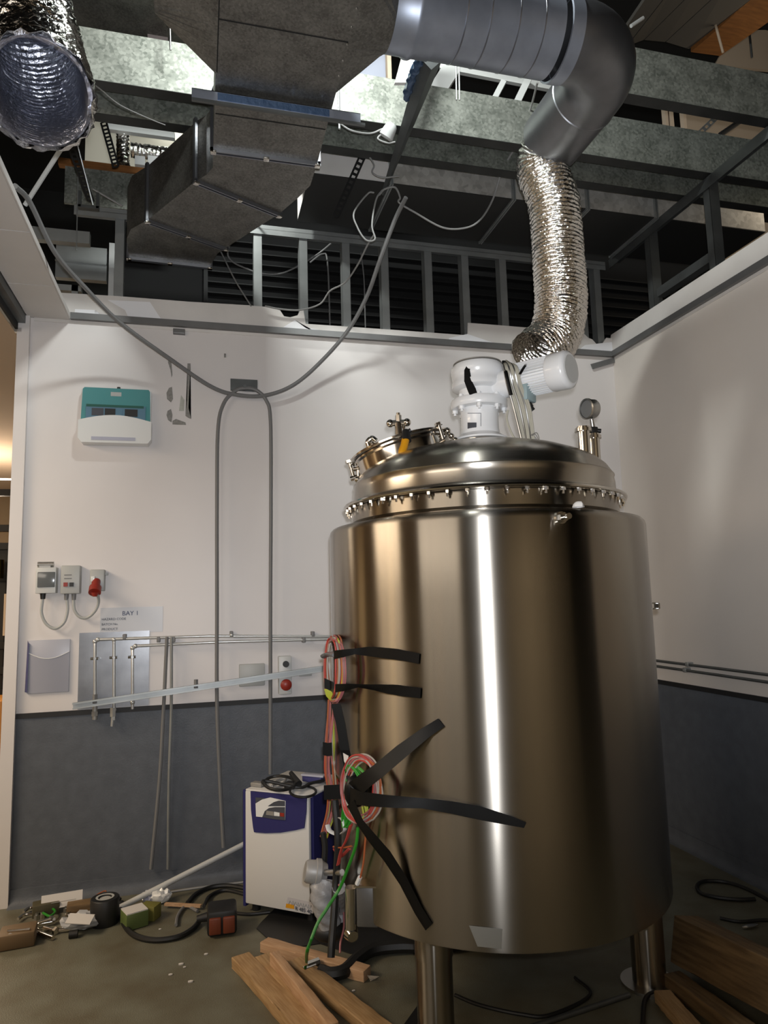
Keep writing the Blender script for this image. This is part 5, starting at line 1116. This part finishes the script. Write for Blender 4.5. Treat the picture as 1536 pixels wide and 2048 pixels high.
# tape roll and fittings heap
tp = thing('tape_roll', 'thick black roll of tape standing on the floor by the left heap of fittings', 'tape', F(209, 1852))
q = F(209, 1846); bm = new(); lathe(bm, [(.030, 0), (.068, 0), (.070, .005), (.070, .120), (.066, .125), (.032, .125), (.030, .12), (.030, 0)], c=q, seg=36); part('roll', bm, m_black, tp)
bm = new(); lathe(bm, [(.0, .118), (.032, .118), (.034, .126), (.045, .1265)], c=q, seg=28); part('core', bm, m_box, tp)
bm = new(); q = F(248, 1845); P0 = F(252, 1848); bx(bm, F(268, 1838, .04)+Vector((0, .02, 0)), (.11, .10, .075), Euler((0, 0, .4)).to_matrix(), bev=.004); bt = thing('carton', 'small green-sided carton with a white top right of the tape roll', 'box', F(268, 1846)); part('sides', bm, m_green2, bt)
bm = new(); bx(bm, F(268, 1838, .04)+Vector((0, .02, .039)), (.105, .095, .006), Euler((0, 0, .4)).to_matrix()); part('top', bm, m_paper, bt, label='white top')
bm = new(); bx(bm, F(300, 1822, .035), (.09, .07, .07), Euler((0, 0, -.5)).to_matrix(), bev=.004); solo('carton', bm, m_ywire if 0 else mat('olive_card', (.16, .15, .03), .6), 'small olive carton behind the green-sided one', 'box')
def crumple(c, s, m, label, name='plastic_bag', cat='bag', seed=1):
    r_ = random.Random(seed); bm = new(); bmesh.ops.create_icosphere(bm, subdivisions=3, radius=1)
    for v in bm.verts:
        k = 1+r_.uniform(-.18, .18); v.co = Vector((v.co.x*s[0]*k, v.co.y*s[1]*k, max(-.0, (v.co.z*.5+.5))*s[2]*k))
    bm.transform(Matrix.Translation(c)); return solo(name, bm, m, label, cat, angle=20)
crumple(F(322, 1806), (.05, .04, .07), m_wht, 'crumpled white bag behind the small cartons', seed=2)
crumple(F(302, 1804), (.05, .04, .06), m_poly, 'crumpled clear bag next to the white pole end', seed=3)
crumple(F(168, 1855), (.105, .07, .07), mat('bag_grey', (.42, .43, .45), .3), 'clear bag of fittings with a white label left of the tape roll', seed=4)
crumple(F(290, 1838), (.05, .03, .03), m_poly, 'small glossy clear bag at the foot of the cartons', seed=5)
bm = new(); bx(bm, F(160, 1838, .075), (.12, .07, .004), Euler((.25, .1, -.2)).to_matrix()); solo('paper_label', bm, m_paper, 'white paper label lying on the bag of fittings', 'paper', smooth=False)
bm = new(); bx(bm, F(124, 1800, .06), (.20, .004, .07), Euler((-.5, 0, .12)).to_matrix()); c_ = thing('card', 'white printed card leaning on the heap below the wall', 'card', F(124, 1815)); part('sheet', bm, m_paper, c_, smooth=False)
for i, (x, y, l_) in enumerate(((112, 1793, .03), (128, 1801, .12), (126, 1796, .10))):
    bm = new(); bx(bm, F(x, y, .06)+Vector((0, -.008, 0)), (l_, .002, .008 if i == 0 else .003), Euler((-.5, 0, .12)).to_matrix()); part('printed_line', bm, m_pewter, c_, smooth=False)
bm = new(); bx(bm, F(92, 1815, .03), (.13, .08, .06), Euler((0, 0, .2)).to_matrix(), bev=.005); solo('carton', bm, mat('dark_card', (.07, .06, .03), .6), 'dark small carton under the left end of the printed card', 'box')
bm = new(); bx(bm, F(175, 1812, .03), (.20, .08, .05), Euler((0, 0, .1)).to_matrix(), bev=.005); solo('carton', bm, m_wood3, 'brown long carton behind the bag of fittings', 'box')
bm = new(); bx(bm, F(36, 1872, .035), (.16, .13, .07), Euler((0, 0, .1)).to_matrix(), bev=.01); jl = thing('tin', 'brown jar-like tin with a bright rim, leftmost on the floor', 'tin', F(36, 1880)); part('body', bm, mat('brown_card', (.14, .09, .045), .6), jl)
bm = new(); cyl(bm, F(15, 1862, .075), F(60, 1858, .075), .006, seg=8); part('rim_bar', bm, m_chrome, jl)
bm = new(); cyl(bm, F(20, 1868, .07), F(20, 1884, .03), .008, seg=8); part('rim_post', bm, m_chrome, jl)
for i, pts in enumerate([[(47, 1824), (58, 1816), (70, 1815)], [(36, 1838), (50, 1829), (74, 1828)]]):
    bm = new(); tube(bm, [F(x, y, .02+.0*i) for x, y in pts], .008, seg=8); solo('u_bolt', bm, m_chrome, ('bright curved rod end at the back of the left heap', 'bright curved rod in front of the other curved rod')[i], 'bolt')
def bolt(a, b, r, label, m=None):
    a, b = Vector(a), Vector(b); t = thing('bolt', label, 'bolt', a, 'loose bolts in the left heap'); d = (b-a).normalized()
    bm = new(); cyl(bm, a, b, r, seg=12); part('shank', bm, m or m_chrome, t); bm = new(); cyl(bm, b, b+d*r*1.4, r*1.9, seg=6); part('bolt_head', bm, m or m_chrome, t)
bolt(F(60, 1852, .018), F(105, 1843, .018), .009, 'long bright bolt just right of the leftmost tin')
bolt(F(76, 1846, .03), F(100, 1838, .03), .008, 'bolt lying on the longer one beside it')
bolt(F(88, 1856, .014), F(110, 1862, .014), .011, 'stout bolt in the middle of the left heap')
bolt(F(106, 1876, .012), F(78, 1866, .012), .011, 'stout bolt nearest the viewer in the left heap')
bolt(F(118, 1861, .014), F(140, 1858, .014), .010, 'bolt pointing under the clear bag of fittings')
for i, (x, y) in enumerate(((74, 1834), (84, 1832), (130, 1852), (127, 1844), (133, 1820), (136, 1832))):
    q = F(x, y, .012); bm = new(); cyl(bm, q-Vector((0, 0, .012)), q+Vector((0, 0, .012)), .016, seg=6); cyl(bm, q+Vector((0, 0, .010)), q+Vector((0, 0, .022)), .010, seg=12); solo('nut', bm, m_chrome if i % 2 else m_steel, ('small bright nut leftmost in the left heap', 'dull nut beside the leftmost one', 'dull nut nearest the clear bag in the left heap', 'bright nut behind the one nearest the clear bag', 'dull nut furthest back in the left heap', 'bright nut halfway between the card and the clear bag')[i], 'nut', 'nuts scattered in the left heap')
bm = new(); q = F(147, 1868, .018); cyl(bm, q-Vector((.02, 0, 0)), q+Vector((.02, 0, 0)), .018, seg=16); solo('rubber_bung', bm, m_black, 'small black bung in front of the bag of fittings', 'bung')
cable([F(96, 1812, .03), F(110, 1822, .03), F(100, 1832, .03), F(86, 1826, .03)], .006, m_green, 'short dark green lead curled in the left heap')
cable([F(185, 1796, .01), F(200, 1786, .04), F(212, 1782, .06), F(206, 1796, .02)], .003, m_owire, 'thin copper wire springing up behind the tape roll')
cable([F(218, 1800, .02), F(232, 1795, .03), F(240, 1800, .02)], .012, m_black, 'short black pipe end beside the top of the tape roll')
bm = new(); a, b = F(330, 1808, .02), F(402, 1812, .02); bx(bm, (a+b)/2, ((b-a).length, .02, .012), Matrix(((b-a).normalized(), VZ.cross((b-a).normalized()), VZ)).transposed()); solo('stick', bm, m_wood2, 'thin pale wooden stick lying behind the looped cable', 'stick', smooth=False)
# crumbs
for i, (x, y) in enumerate(((320, 1858), (412, 1908), (362, 1928), (369, 1934), (341, 1949), (381, 1963), (707, 1981), (710, 2010))):
    q = F(x, y, .003); bm = new(); sph(bm, q, .006+.002*(i % 3), seg=6, scale=(1.4, .8, .5)); solo('crumb', bm, m_paper, 'tiny white crumb on the floor '+('left of the socket block', 'in front of the socket block', 'highest of the middle three', 'rightmost of the middle three', 'leftmost on the open floor', 'nearest the viewer on the open floor', 'just past the splintered board', 'between the planks and the front tank leg')[i], 'debris', 'crumbs on the floor')
# right side: looped lead, stick under the tank, cables
cable([F(1600, 1845, .01), F(1536, 1800, .01), F(1490, 1776, .01), F(1450, 1764, .01), F(1412, 1762, .01), F(1395, 1770, .01), F(1400, 1785, .01), F(1430, 1794, .01), F(1475, 1799, .01), F(1510, 1798, .01)], .010, m_black, 'black lead laid in a long loop on the floor by the right wall')
cable([F(1440, 1836, .008), F(1480, 1843, .008), F(1536, 1840, .008), F(1600, 1850, .008)], .008, m_black, 'black lead lying between the loop and the big timber')
bm = new(); cyl(bm, F(1060, 2055, .01), F(1258, 1990, .01), .010, seg=10); solo('metal_rod', bm, m_studd, 'dull metal rod on the floor under the tank', 'rod')
cable([F(910, 1990, .01), F(960, 2010, .01), F(1040, 2028, .01), F(1100, 2030, .01), F(1180, 1990, .01), F(1150, 1955, .01)], .007, m_black, 'black cable wandering on the floor under the tank')
cable([F(1285, 2050, .01), F(1290, 2000, .01), F(1310, 1985, .01), F(1335, 1990, .01)], .009, m_black, 'black cable by the rear tank leg')
bm = new(); q = F(820, 2052); 
prism(bm, [F(806, 2060, 0), F(840, 2012, 0), F(846, 2016, 0), F(850, 2062, 0)], (0, 0, .015)); solo('rubber_wedge', bm, m_black, 'black rubber wedge beside the front tank leg', 'wedge', smooth=False)
bm = new(); crs = F(1500, 1852, .01); sph(bm, crs, .03, scale=(1.6, .5, .3), seg=10); solo('foil_scrap', bm, m_chrome, 'shiny scrap lying beyond the big timber', 'foil')
